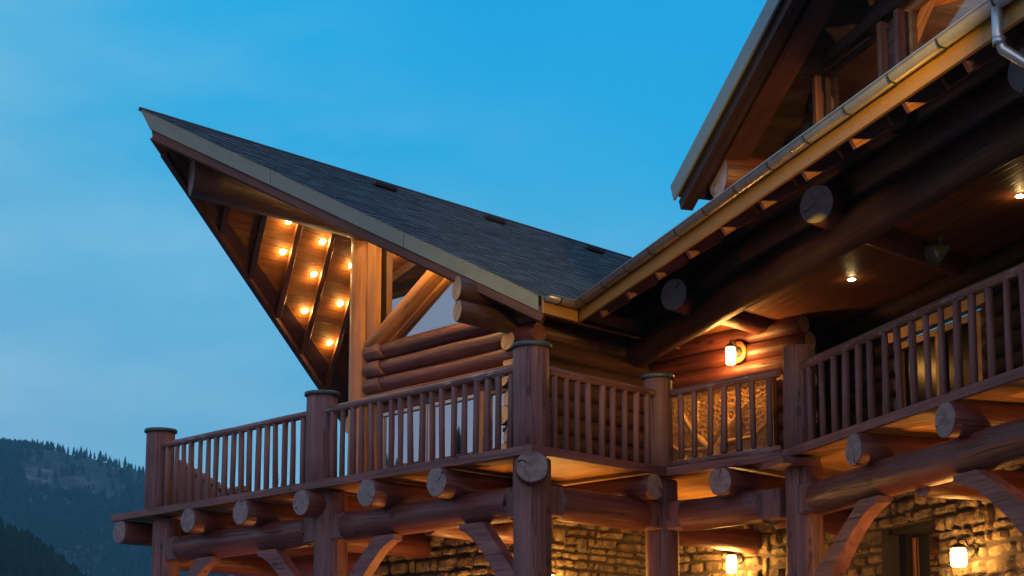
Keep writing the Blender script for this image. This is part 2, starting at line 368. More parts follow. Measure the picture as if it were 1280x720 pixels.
def slab(name, pts, th, grain, m, parent=None, m_under=None):
    """flat polygon (world pts, seen from above/outside) with thickness th behind it; local X follows grain"""
    c = pts[0]; n = Vector((0, 0, 0))
    for i in range(len(pts)):
        a_, b_ = pts[i]-c, pts[(i+1) % len(pts)]-c; n += a_.cross(b_)
    n.normalize()
    if n.z < -1e-3: n = -n
    x = (grain - n*grain.dot(n)).normalized(); y = n.cross(x)
    M = Matrix.Translation(c) @ Matrix((x, y, n)).transposed().to_4x4(); Mi = M.inverted()
    bm = bmesh.new(); top = [bm.verts.new(Mi @ p) for p in pts]
    bot = [bm.verts.new((v.co.x, v.co.y, -th)) for v in top]
    bm.faces.new(top); fb = bm.faces.new(list(reversed(bot))); fb.material_index = 1 if m_under else 0
    for i in range(len(pts)):
        j = (i+1) % len(pts); bm.faces.new((top[j], top[i], bot[i], bot[j]))
    return put(name, bm2me(bm, name), M, [m, m_under] if m_under else m, parent)
def lathe(name, prof, M, m, parent=None, seg=24, smooth=True):
    bm = bmesh.new(); rings = []
    for r, z in prof: rings.append([bm.verts.new((max(r, 1e-4)*cos(2*pi*s/seg), max(r, 1e-4)*sin(2*pi*s/seg), z)) for s in range(seg)])
    for k in range(len(rings)-1):
        for s in range(seg): bm.faces.new((rings[k][s], rings[k][(s+1) % seg], rings[k+1][(s+1) % seg], rings[k+1][s]))
    bmesh.ops.remove_doubles(bm, verts=bm.verts, dist=2e-4)
    return put(name, bm2me(bm, name), M, m, parent, smooth=smooth)
def tube(name, pts, r, m, parent=None, seg=14):
    bm = bmesh.new(); rings = []; o0 = pts[0]
    for i, p in enumerate(pts):
        d = (pts[min(i+1, len(pts)-1)]-pts[max(i-1, 0)]).normalized(); x = d.orthogonal().normalized() if i == 0 else (x - d*x.dot(d)).normalized(); y = d.cross(x)
        rings.append([bm.verts.new(p-o0+(x*cos(2*pi*s/seg)+y*sin(2*pi*s/seg))*r) for s in range(seg)])
    for k in range(len(rings)-1):
        for s in range(seg): bm.faces.new((rings[k][s], rings[k][(s+1) % seg], rings[k+1][(s+1) % seg], rings[k+1][s]))
    bm.faces.new(rings[0]); bm.faces.new(list(reversed(rings[-1])))
    return put(name, bm2me(bm, name), Matrix.Translation(o0), m, parent, smooth=True)
def copy_tree(o, M, parent=None):
    c = o.copy(); COL.objects.link(c); WM[c] = M
    if parent is None: c.parent = None; c.matrix_basis = M
    else: c.parent = parent; c.matrix_parent_inverse = Matrix(); c.matrix_basis = WM[parent].inverted() @ M
    rel = WM[o].inverted()
    for ch in [k for k in WM if k.parent == o and k is not c]:
        copy_tree(ch, M @ (rel @ WM[ch]), c)
    return c
def lamp(name, loc, power, parent, r=.03, col=(1, .57, .15), spot=None, blend=.6, aim=None):
    L = bpy.data.lights.new(name, 'SPOT' if spot else 'POINT'); L.energy = power; L.color = col; L.shadow_soft_size = r
    if spot: L.spot_size = spot; L.spot_blend = blend
    o = bpy.data.objects.new(name, L); COL.objects.link(o); M = Matrix.Translation(loc)
    if aim is not None: M = M @ (-aim).to_track_quat('Z', 'Y').to_matrix().to_4x4()
    WM[o] = M; o.parent = parent; o.matrix_parent_inverse = Matrix(); o.matrix_basis = WM[parent].inverted() @ M
    return o

# ---------------------------------------------------------------- ground and mountain
def sm(a, b, x): x = max(0, min(1, (x-a)/(b-a))); return x*x*(3-2*x)
def gz(x, y):
    z = 1.45*sm(7, 16, y) + .25*noise.noise(Vector((x*.05, y*.05, 0)))*sm(20, 60, abs(x)+abs(y))
    return z
bm = bmesh.new()
xs = [-1800, -900, -400, -200, -100, -60]+[-40+2*k for k in range(41)]+[60, 100, 200, 400, 900, 1800]
ys = [-600, -200, -60]+[-20+2*k for k in range(41)]+[70, 90, 130, 200, 350, 600, 1100]
gv = [[bm.verts.new((x, y, gz(x, y))) for x in xs] for y in ys]
for j in range(len(ys)-1):
    for i in range(len(xs)-1): bm.faces.new((gv[j][i], gv[j][i+1], gv[j+1][i+1], gv[j+1][i]))
tag(put('ground', bm2me(bm, 'ground'), Matrix(), M_grnd, None, True), kind='structure')

RIDGE_Y = 1450
def mh(x, y):
    """height of the far mountain"""
    cr = RIDGE_Y + 60*noise.noise(Vector((x*.002, 0, 5)))
    top = 248-.062*(x+456) if x < -392 else (244-.28*(x+392) if x < -335 else 228-.40*(x+335))
    if x < -456: top = 248+.04*(-456-x)
    top = max(top, 30)
    top += 4*noise.noise(Vector((x*.010, 1, 0))) + 4*noise.noise(Vector((x*.035, 4, 0)))
    f = sm(800, cr, y) if y < cr else 1-.6*sm(cr, cr+700, y)
    z = top*f*(.86+.14*f)
    amp = f*(1-f)*4
    z += amp*(24*noise.noise(Vector((x*.006, y*.004, 7))) + 9*noise.noise(Vector((x*.02, y*.012, 2))))
    return z+1.0
bm = bmesh.new(); nx, ny = 130, 70
gv = [[bm.verts.new((x, y, mh(x, y))) for x in [-1500+2300*i/nx for i in range(nx+1)]] for y in [780+1300*j/ny for j in range(ny+1)]]
for j in range(ny):
    for i in range(nx): bm.faces.new((gv[j][i], gv[j][i+1], gv[j+1][i+1], gv[j+1][i]))
tag(put('mountain', bm2me(bm, 'mountain'), Matrix(), M_mtn, None, True), kind='structure')
def nh(x, y):
    """height of the nearer wooded hill, low on the left"""
    top = max(0, 52-.70*(x+140)) if x > -140 else 52+.10*(-140-x)
    top += 3*noise.noise(Vector((x*.03, 0, 2)))
    f = sm(250, 460, y)*(1-.7*sm(460, 700, y))
    return max(top, 0)*f + .8
bm = bmesh.new(); nx, ny = 60, 30
gv = [[bm.verts.new((x, y, nh(x, y))) for x in [-700+760*i/nx for i in range(nx+1)]] for y in [240+460*j/ny for j in range(ny+1)]]
for j in range(ny):
    for i in range(nx): bm.faces.new((gv[j][i], gv[j][i+1], gv[j+1][i+1], gv[j+1][i]))
tag(put('hill', bm2me(bm, 'hill'), Matrix(), M_grnd, None, True), kind='structure')

def conifer_geo(bm, base, h, w, tiers=6, seg=7, rnd=random):
    for k in range(tiers):
        f0 = .10 + .90*k/tiers; f1 = min(1.0, f0 + 1.7/tiers)
        z0, z1 = base.z+h*f0, base.z+h*f1; r = w*(1-f0)**.8*(.85+.3*rnd.random())+.03*w
        tip = bm.verts.new((base.x+rnd.uniform(-.03, .03)*w, base.y, z1)); a0 = rnd.random()*6
        ring = [bm.verts.new((base.x+r*(1 if s % 2 else .62)*(.75+.5*rnd.random())*cos(a0+2*pi*s/(2*seg)), base.y+r*(1 if s % 2 else .62)*(.75+.5*rnd.random())*sin(a0+2*pi*s/(2*seg)), z0-(h*.05 if s % 2 else 0)+rnd.uniform(-.03, .03)*h)) for s in range(2*seg)]
        for s in range(2*seg): bm.faces.new((ring[s], ring[(s+1) % (2*seg)], tip))
def trunk_geo(bm, base, h, r):
    a_ = [bm.verts.new((base.x+r*cos(k*pi/3), base.y+r*sin(k*pi/3), base.z-.5)) for k in range(6)]
    tp = bm.verts.new((base.x, base.y, base.z+h*.8))
    for k in range(6): bm.faces.new((a_[k], a_[(k+1) % 6], tp))
rt = random.Random(5)
bm = bmesh.new(); cnt = 0
while cnt < 11000:
    u = rt.uniform(-.37, -.16) if rt.random() < .85 else rt.uniform(-.75, .1)
    y = rt.uniform(840, RIDGE_Y+30); x = u*y
    dens = noise.noise(Vector((x*.012, y*.010, 3.3))) + .5*noise.noise(Vector((x*.05, y*.04, 1)))
    fy = (y-840)/600
    if dens < -.12+.16*fy - .25*(1 if fy < .45 else 0): 
        if rt.random() < .93: continue
    z = mh(x, y); h = rt.uniform(4.5, 10); conifer_geo(bm, Vector((x, y, z-.5)), h, h*rt.uniform(.28, .42), 4, 4, rt); cnt += 1
tag(put('forest', bm2me(bm, 'forest'), Matrix(), M_needle), 'blue hazy conifer forest covering the far mountainside', 'forest', kind='stuff')
bm = bmesh.new()
for k in range(3200):
    y = rt.uniform(330, 520); x = rt.uniform(-.42, -.19)*y; z = nh(x, y); h = rt.uniform(3.5, 7)
    if z < 4: continue
    conifer_geo(bm, Vector((x, y, z-.5)), h, h*rt.uniform(.30, .45), 6, 5, rt)
tag(put('hillside_wood', bm2me(bm, 'hillside_wood'), Matrix(), M_needle2), 'dark green wood on the nearer slope at the foot of the mountain', 'wood', kind='stuff')
bm = bmesh.new()
for k in range(120):
    an = rt.uniform(radians(225), radians(292)); d_ = rt.uniform(70, 120); x, y = sin(an)*d_, cos(an)*d_+8; h = rt.uniform(11, 21)*(d_/90)
    conifer_geo(bm, Vector((x, y, gz(x, y)-.5)), h, h*rt.uniform(.16, .24), 12, 6, rt)
tag(put('grove', bm2me(bm, 'grove'), Matrix(), M_needle2), 'belt of conifers facing the lodge, mirrored in its windows', 'wood', kind='stuff')
# separate trees standing on the skyline
sky_px = [(4, 14), (22, 9), (40, 12), (50, 9), (58, 12), (72, 11), (85, 8), (92, 10), (101, 14), (108, 13), (113, 11), (118, 9), (126, 8), (132, 11), (137, 9), (143, 8), (149, 10), (156, 16), (163, 8), (169, 10), (10, 10), (30, 12), (65, 7), (96, 9), (-14, 12), (-30, 10)]
descr = ['leaning leftmost', 'thin', 'bushy', 'narrow', 'wide', 'low', 'ragged', 'pointed', 'tall dark', 'broad twin-topped', 'sloping', 'small', 'stunted', 'straight', 'slim', 'round', 'spiky', 'tallest', 'tiny', 'last']
for k, (px, hp) in enumerate(sky_px):
    y = RIDGE_Y-12+rt.uniform(-10, 6); x = (px-640)/2061*y*cos(PITCH)*1.0 + 0.14*0; x = (px-640)/2061*(y*cos(PITCH)+mh((px-640)/2061*y, y)*sin(PITCH))
    z = mh(x, y); h = hp*.72+1
    T_ = thing('conifer', Vector((x, y, z)), f'dark conifer on the mountain skyline, {k+1 if k else "far left"}', 'tree', 'conifers on the mountain skyline')
    b1 = bmesh.new(); conifer_geo(b1, Vector((0, 0, 0)), h, h*rt.uniform(.2, .3), 7, 5, rt); put('crown', bm2me(b1, 'crown'), Matrix.Translation((x, y, z)), M_needle, T_)
    b1 = bmesh.new(); trunk_geo(b1, Vector((0, 0, -1)), h, h*.025); put('trunk', bm2me(b1, 'trunk'), Matrix.Translation((x, y, z)), M_barkk, T_)
    T_['_k'] = k
# labels that single the skyline trees out, from left to right
sk = sorted([o for o in COL.objects if o.name.startswith('conifer') and o.parent is None and 'label' in o], key=lambda o: o.location.x/o.location.y)
ordn = ['first', 'second', 'third', 'fourth', 'fifth', 'sixth', 'seventh', 'eighth', 'ninth', 'tenth', 'eleventh', 'twelfth', 'thirteenth']
vis = [o for o in sk if o['_k'] not in (24, 25)]
for i, o in enumerate(vis):
    o['label'] = (f'dark conifer on the mountain skyline, {ordn[i]} from the left edge of the photo' if i < 12 else f'dark conifer on the mountain skyline, {ordn[len(vis)-1-i]} to the left of the outermost deck post')
for o in sk:
    if o['_k'] in (24, 25): o['label'] = 'dark conifer on the mountain skyline left of everything in view'; 
    del o['_k']

# ================================================================ LODGE
# roof geometry of the wing: ridge along B at a=5.53
RA, RZ, EA, EZ = 5.53, 5.06, 1.62, 2.42
SL = (RZ-EZ)/(RA-EA)
def roofz(a): return RZ - SL*abs(a-RA)
FA = 2*RA-EA                                      # far eave
T = W(RA, -1.98, RZ)
E = W(EA, 1.79, EZ)
def nearB(a): return -1.98 + (1.79+1.98)*(RA-a)/(RA-EA)      # prow edge of the near slope
def farB(a): return -1.98 + (4.75+1.98)*(a-RA)/(FA-RA)
BM = 11.0
def on(a, b, dz=0): return W(a, b, roofz(a)+dz)
# corner of the two eaves
Kp = None
for s_ in range(4000):
    g_ = -5+s_*.002; a_, b_ = toAB(WG(g_, -1.5, 0))
    if abs(a_-EA) < .002: Kp = (g_, b_); break
KG, KB = Kp
SG = .70
def rg(i): return EZ + SG*(i+1.5)

lodge = thing('log_lodge', W(4, 5, -3.4), 'large red-brown log lodge with a sharp prow roof and stacked log walls', 'building')
# --- wing roof
th = .16
slab('roof_deck', [W(RA, -1.75, RZ), W(RA, BM, RZ), W(EA, BM, EZ), E+B*.06], th, B, M_dark, lodge, M_dark)
slab('roof_deck', [W(RA, -1.75, RZ), W(RA, BM, RZ), W(FA, BM, EZ), W(FA, farB(FA)+.10, EZ)], th, B, M_dark, lodge, M_dark)
def shingles(name, side, parent):
    """courses of tabs on one slope, cut along the prow edge"""
    nrm = ((A*(-1 if side > 0 else 1))*SL + UP).normalized()
    nrm = (Vector(UP) + A*(SL*(-1)*(-side)))   # placeholder, rebuilt below
    hw = RA-EA; Ls = sqrt(hw**2+(RZ-EZ)**2); nc = int(Ls/.125)
    down = ((A*side)*hw + UP*(EZ-RZ)).normalized(); n_ = down.cross(B) if side < 0 else B.cross(down)
    if n_.z < 0: n_ = -n_
    bm = bmesh.new(); lay = bm.faces.layers.float.new('rnd'); rr = random.Random(3)
    for k in range(nc):
        s0, s1 = k*Ls/nc, (k+1)*Ls/nc+.03
        a0, a1 = RA+side*hw*s0/Ls, RA+side*hw*min(1, s1/Ls)
        ef = nearB if side < 0 else farB
        b0, b1 = ef(a0), ef(a1); x = max(b0, b1)
        end = BM if side > 0 else 9.6
        def q3(s, b, up): return T + B*(b+1.98) + down*s + n_*up
        edges = [None]; cur = x + rr.uniform(.02, .2)
        lift = .016; w_ = []
        while cur < end: w_.append(cur); cur += rr.uniform(.14, .34)
        lb0, lb1 = b0, b1
        for c_ in w_:
            lf = lift + rr.uniform(0, .008); s1j = s1+rr.uniform(-.006, .006)
            p = [q3(s0, lb0, .004), q3(s0, c_, .004), q3(s1j, c_, lf), q3(s1j, lb1, lf)]
            pd = [q3(s1j, c_, .0), q3(s1j, lb1, .0)]
            vs = [bm.verts.new(v) for v in p]; f = bm.faces.new(vs); rv = rr.random(); f[lay] = rv
            vd = [bm.verts.new(v) for v in pd]; f2 = bm.faces.new((vs[3], vs[2], vd[0], vd[1])); f2[lay] = 0
            lb0 = lb1 = c_+.004
    me = bpy.data.meshes.new(name); bm.to_mesh(me); bm.free()
    o = put(name, me, Matrix.Identity(4), M_roof, None)
    o.parent = parent; o.matrix_basis = WM[parent].inverted(); return o
rs = shingles('roof_shingles', -1, lodge); shingles('roof_shingles', 1, lodge)
tube('ridge_cap', [T+UP*.01, W(RA, BM, RZ+.01)], .03, M_roof, lodge, 8)
for px_b in (1.87, 4.2, 6.6):                   # low box vents near the ridge
    a_ = RA-.38
    beam('roof_vent', on(a_, px_b, .035), on(a_, px_b+.42, .035), .14, .06, rs, M_black, .008, up=UP)
# --- soffit under both slopes, boards laid along the ridge
def soffit(pts): slab('soffit', pts, .02, B, M_soff, lodge, M_soff)
dz = -.2
soffit([W(RA, -1.75, RZ+dz), W(RA, 9, RZ+dz), W(EA+.05, 9, EZ+dz), W(EA+.05, nearB(EA)+.1, EZ+dz)])
soffit([W(RA, -1.75, RZ+dz), W(RA, 9, RZ+dz), W(FA-.05, 9, EZ+dz), W(FA-.05, farB(FA)+.12, EZ+dz)])
# --- rake boards: pale metal trim above, dark barge board below and behind
def poly_wall(name, pts, nrm, th_, m, parent):
    """vertical polygon pts with thickness behind"""
    c = pts[0]; n = nrm.normalized(); y = UP.copy()
    M = Matrix.Translation(c) @ Matrix((y.cross(n), y, n)).transposed().to_4x4(); Mi = M.inverted()
    bm = bmesh.new(); top = [bm.verts.new(Mi @ p) for p in pts]; bot = [bm.verts.new(v.co+Vector((0, 0, -th_))) for v in top]
    bm.faces.new(top); bm.faces.new(list(reversed(bot)))
    for i in range(len(pts)): j = (i+1) % len(pts); bm.faces.new((top[j], top[i], bot[i], bot[j]))
    return put(name, bm2me(bm, name), M, m, parent)
def rake(pa, pb, m1, m2, inset, parts=3, h1=.22):
    d = pb-pa
    for k in range(parts):
        p0 = pa+d*(k/parts)+d.normalized()*.002; p1 = pa+d*((k+1)/parts)-d.normalized()*.004
        sl = d.normalized()*(.16 if k == 0 else 0)
        hn = Vector((d.y, -d.x, 0)).normalized()
        if hn.y > 0: hn = -hn
        poly_wall('rake_trim', [p0+UP*.02, p1+UP*.02, p1-UP*(h1-.02), p0+sl-UP*(h1-.02)], hn, .03, m1, lodge)
    beam('barge_board', pa+inset-UP*.25+d.normalized()*.15, pb+inset-UP*.25, .09, .20, lodge, m2, .006)
rake(T-UP*.0, E, M_rake, M_dark, B*.10)
dfar = (W(FA, farB(FA), EZ)-T).normalized()
rake(T+dfar*.28+B*.05, W(FA, farB(FA), EZ), M_rake, M_dark, B*.14, 3, .20)
# wide flat board on the underside along the far rake
fw = .42
slab('rake_soffit_board', [on(RA+.12, farB(RA+.12)+.04, -.225), on(FA-.02, farB(FA-.02)+.04, -.225), on(FA-.02, farB(FA-.02)+fw+.35, -.225), on(RA+.12, farB(RA+.12)+fw, -.225)], .05, (W(FA, farB(FA), EZ)-T), M_dark, lodge)
# --- rafters on the far underside (run slantwise, like the porch rafters)
for k in range(9):
    b0 = -.25+k*.665; a0 = RA+.25
    ps, pe = None, None
    a1 = a0; b1 = b0
    while a1 < FA-.1 and b1 > farB(a1)+.3: a1 += .02; b1 += .01
    if a1-a0 < .3: continue
    beam('rafter', on(a0, b0, -.29), on(a1, b1, -.29), .09, .14, lodge, M_dark if k < 2 else wood('rafter_wood', (.17, .055, .022), (.28, .105, .045), 'X', .35) if k == 2 else MATS['rafter_wood'], .006)
# --- ridge log sticking out of the prow, its foot on the ridge post
log('ridge_log', W(RA, -1.12, 4.37), W(RA, 9, 4.37), .31, .27, lodge, [M_purlin, M_post], seg=28, flat_top=.98, cutx0=.50)
# --- gable wall (plane B=2.15)
WB = 2.15
log('ridge_post', W(5.69, WB-.02, 0), W(5.69, WB-.02, 4.25), .20, .185, lodge, [M_honey, M_endw], seg=24)
beam('window_trim', W(5.38, WB-.05, 2.4), W(5.38, WB-.05, 4.4), .12, .19, lodge, M_honeyX, .006, up=A)
for z, aL, aR in ((2.31, 5.40, 1.95), (2.045, 5.42, 1.95), (1.79, 5.42, 1.95)):
    log('wall_log', W(aR, WB, z), W(aL, WB, z), .145, .135, lodge, [M_log, M_log], seg=20, flat_top=None)
    # scribed tenon block against the post
    log('log_tenon', W(5.14, WB-.05, z), W(5.50, WB-.05, z), .128, .128, lodge, [M_post, M_post], seg=16, cut0=.5)
log('brace_log', W(5.42, WB-.04, 2.40), W(3.62, WB-.04, 3.50), .135, .13, lodge, [M_honey, M_endw], cut0=-.4, cut1=.5)
beam('window_trim', W(5.12, WB+.03, 2.42), W(3.35, WB+.03, 3.46), .10, .07, lodge, M_honeyX, .006)
# glazing above the logs
def window(pts4, n_out, frame_w=.06, depth=.06, m=M_glass, fm=M_honeyX, mull=0, parent=lodge, pane_in=.02):
    """rectangular window: pts bl, br, tr, tl; n_out outward"""
    bl, br, tr_, tl_ = pts4
    c = (bl+tr_)/2
    bm = bmesh.new(); x = (br-bl).normalized(); y = (tl_-bl).normalized(); n = n_out.normalized()
    M = Matrix.Translation(bl) @ Matrix((x, y, n)).transposed().to_4x4()
    w_, h_ = (br-bl).length, (tl_-bl).length
    def bx(x0, x1, y0, y1, z0, z1):
        vs = [bm.verts.new((xx, yy, zz)) for zz in (z0, z1) for yy in (y0, y1) for xx in (x0, x1)]
        for f in ((0, 1, 3, 2), (4, 6, 7, 5), (0, 4, 5, 1), (2, 3, 7, 6), (0, 2, 6, 4), (1, 5, 7, 3)): bm.faces.new([vs[i] for i in f])
    e = 0.0
    bx(0, frame_w, 0, h_, -depth/2, depth/2); bx(w_-frame_w, w_, 0, h_, -depth/2, depth/2)
    bx(frame_w+.001, w_-frame_w-.001, 0, frame_w, -depth/2, depth/2-.003); bx(frame_w+.001, w_-frame_w-.001, h_-frame_w, h_, -depth/2, depth/2-.003)
    for k in range(mull):
        xc = w_*(k+1)/(mull+1); bx(xc-frame_w*.45, xc+frame_w*.45, frame_w+.001, h_-frame_w-.001, -depth/2+.004, depth/2-.006)
    win = put('window', bm2me(bm, 'window'), M, fm, parent)
    p = put('pane', None or _quad(w_-2*frame_w+.01, h_-2*frame_w+.01), M @ Matrix.Translation((frame_w-.005, frame_w-.005, -pane_in)), m, win)
    return win
def _quad(w_, h_, d=.008):
    bm = bmesh.new(); vs = [bm.verts.new((xx*w_, yy*h_, zz*d-d)) for zz in (0, 1) for yy in (0, 1) for xx in (0, 1)]
    for f in ((0, 1, 3, 2), (4, 6, 7, 5), (0, 4, 5, 1), (2, 3, 7, 6), (0, 2, 6, 4), (1, 5, 7, 3)): bm.faces.new([vs[i] for i in f])
    return bm2me(bm, 'pane')
def poly_wall(name, pts, nrm, th_, m, parent):
    """vertical polygon pts with thickness behind"""
    c = pts[0]; n = nrm.normalized(); x = n.cross(UP)*-1; y = UP.copy()
    M = Matrix.Translation(c) @ Matrix((y.cross(n), y, n)).transposed().to_4x4(); Mi = M.inverted()
    bm = bmesh.new(); top = [bm.verts.new(Mi @ p) for p in pts]; bot = [bm.verts.new(v.co+Vector((0, 0, -th_))) for v in top]
    bm.faces.new(top); bm.faces.new(list(reversed(bot)))
    for i in range(len(pts)): j = (i+1) % len(pts); bm.faces.new((top[j], top[i], bot[i], bot[j]))
    return put(name, bm2me(bm, name), M, m, parent)
poly_wall('gable_glazing', [W(5.5, WB+.06, 2.3), W(2.45, WB+.06, 2.3), W(2.45, WB+.06, roofz(2.45)-.25), W(5.5, WB+.06, roofz(5.5)-.25)], -B, .02, M_glass, lodge)
# header and windows under the logs
beam('window_header', W(5.45, WB-.10, 1.57), W(2.25, WB-.10, 1.57), .18, .12, lodge, wood('pink_header', (.20, .075, .055), (.30, .12, .09), 'X', .5))
beam('header_soffit', W(5.45, WB+.02, 1.44), W(2.25, WB+.02, 1.44), .10, .14, lodge, M_dark)
for (aL, aR, fm) in ((5.25, 4.20, M_white), (4.16, 3.10, M_white), (2.98, 2.42, M_honeyX)):
    window((W(aL, WB, .05), W(aR, WB, .05), W(aR, WB, 1.36), W(aL, WB, 1.36)), -B, .045, .07, M_glass, fm)
beam('window_trim', W(3.03, WB-.03, .0), W(3.03, WB-.03, 1.37), .09, .09, lodge, M_honeyX, .006, up=A)
beam('window_trim', W(5.33, WB-.03, .0), W(5.33, WB-.03, 1.5), .12, .09, lodge, M_honeyX, .006, up=A)
# --- side wall of the wing (plane A=2.4) in stacked logs; two plate logs run out under the eave
for k in range(8):
    z = .14+k*.262
    b0 = 2.0-(.12 if k % 2 else -.03)
    if k == 7: b0 = 1.98
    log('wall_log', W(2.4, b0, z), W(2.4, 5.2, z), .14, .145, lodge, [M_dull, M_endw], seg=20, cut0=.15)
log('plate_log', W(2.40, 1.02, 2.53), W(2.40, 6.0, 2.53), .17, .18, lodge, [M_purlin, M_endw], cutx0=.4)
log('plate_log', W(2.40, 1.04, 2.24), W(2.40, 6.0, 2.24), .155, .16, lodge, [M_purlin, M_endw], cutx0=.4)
# far plate log under the far eave
log('plate_log', W(8.95, 4.6, 2.02), W(8.95, 10.5, 2.02), .19, .19, lodge, [M_log, M_endw])
log('plate_log', W(8.95, 4.75, 1.72), W(8.95, 10.5, 1.72), .12, .12, lodge, [M_log, M_endw])
log('terrace_post', W(8.95, 8.6, 0), W(8.95, 8.6, 1.7), .17, .16, lodge, [M_post, M_end])
# inner wall of the wing, going back from the ridge post
for k in range(15):
    log('wall_log', W(5.62, 2.45, .14+k*.272), W(5.62, 9.0, .14+k*.272), .145, .145, lodge, [M_log, M_end], seg=14)
# --- back porch wall carrying the carved panel (plane B=4.95)
PB = 4.95
for k in range(9):
    z = .14+k*.262
    log('wall_log', W(-.42-(.10 if k % 2 else 0), PB, z), W(2.5, PB, z), .14, .145, lodge, [M_log, M_endw], seg=20)
for k in range(9):
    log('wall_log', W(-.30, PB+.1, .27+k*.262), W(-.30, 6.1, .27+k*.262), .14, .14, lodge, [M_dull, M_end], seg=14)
# --- porch wall along the right wing (i=2.5)
PI_ = 2.40
for k in range(9):
    z = .14+k*.262
    if .0 < z < 1.75:
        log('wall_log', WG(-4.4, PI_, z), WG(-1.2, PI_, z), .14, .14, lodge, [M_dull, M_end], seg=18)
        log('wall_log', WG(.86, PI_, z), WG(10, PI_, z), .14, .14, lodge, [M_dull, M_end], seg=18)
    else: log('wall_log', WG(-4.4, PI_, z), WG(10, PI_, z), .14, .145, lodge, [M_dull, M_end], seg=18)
window((WG(-1.15, PI_-.05, .03), WG(.80, PI_-.05, .03), WG(.80, PI_-.05, 1.72), WG(-1.15, PI_-.05, 1.72)), -H, .09, .10, M_dimglass, M_honeyX, 1)
beam('door_header', WG(-1.3, PI_-.10, 1.86), WG(1.0, PI_-.10, 1.86), .12, .22, lodge, M_honeyX)
# --- porch ceiling, boards along the porch
a1_, b1_ = toAB(WG(-5.41, 0, 0))
slab('porch_ceiling', [WG(10, .12, 2.38), WG(-4.6, .12, 2.38), W(2.3, 4.2, 2.38), W(2.3, 4.95, 2.38), W(-.20, 4.95, 2.38), W(-.20, 6.1, 2.38), WG(10, 2.45, 2.38)], .03, G, M_ceil, lodge, M_ceil)
# --- long plate logs above the right railing
for z, r, i in ((2.20, .225, 0), (2.60, .21, -.02), (2.98, .20, .0)):
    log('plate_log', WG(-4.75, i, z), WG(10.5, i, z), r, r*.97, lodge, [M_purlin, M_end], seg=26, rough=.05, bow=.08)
# cross logs, ends poking out below the eave
for g_, e_ in ((-2.0, 3.0), (1.97, 2.6), (5.9, 2.6)):
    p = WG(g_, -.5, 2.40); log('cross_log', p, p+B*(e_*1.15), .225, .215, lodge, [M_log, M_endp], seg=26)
# --- roof of the right wing
KW = W(EA, KB, EZ)
Vg = None
vt = WG(0, 0, 0)
# valley top: a=RA and i such that both roofs are level
iv = (RZ-EZ)/SG-1.5
for s_ in range(8000):
    g_ = -14+s_*.002; a_, b_ = toAB(WG(g_, iv, 0))
    if abs(a_-RA) < .003: Vg = g_; break
VT = WG(Vg, iv, rg(iv))
slab('roof_deck', [KW, WG(.9, -1.5, EZ), WG(.9, 6.5, rg(6.5)), WG(Vg, 6.5, rg(6.5)), VT], .16, G, M_roof, lodge, M_dark)
slab('roof_deck', [WG(.9, -1.5, EZ), WG(6.2, -1.5, EZ), WG(6.2, -.36, rg(-.36)), WG(.9, -.36, rg(-.36))], .16, G, M_roof, lodge, M_dark)
slab('roof_deck', [WG(6.2, -1.5, EZ), WG(10.5, -1.5, EZ), WG(10.5, 6.5, rg(6.5)), WG(6.2, 6.5, rg(6.5))], .16, G, M_roof, lodge, M_dark)
soff_pts = [WG(KG+.02, -1.42, EZ-.19), WG(10.5, -1.42, EZ-.19), WG(10.5, .1, rg(.1)-.24), WG(-4.6, .1, rg(.1)-.24)]
slab('soffit', soff_pts, .02, G, M_dark, lodge, M_dark)
# rafter tails
for k in range(14):
    g_ = -2.35+k*.96
    beam('rafter_tail', WG(g_, -1.40, EZ-.26), WG(g_, -1.02, rg(-1.02)-.36), .065, .13, lodge, M_beamX, .004)
    beam('rafter', WG(g_, -1.00, rg(-1.0)-.33), WG(g_, .1, rg(.1)-.33), .06, .13, lodge, M_dark, .004)
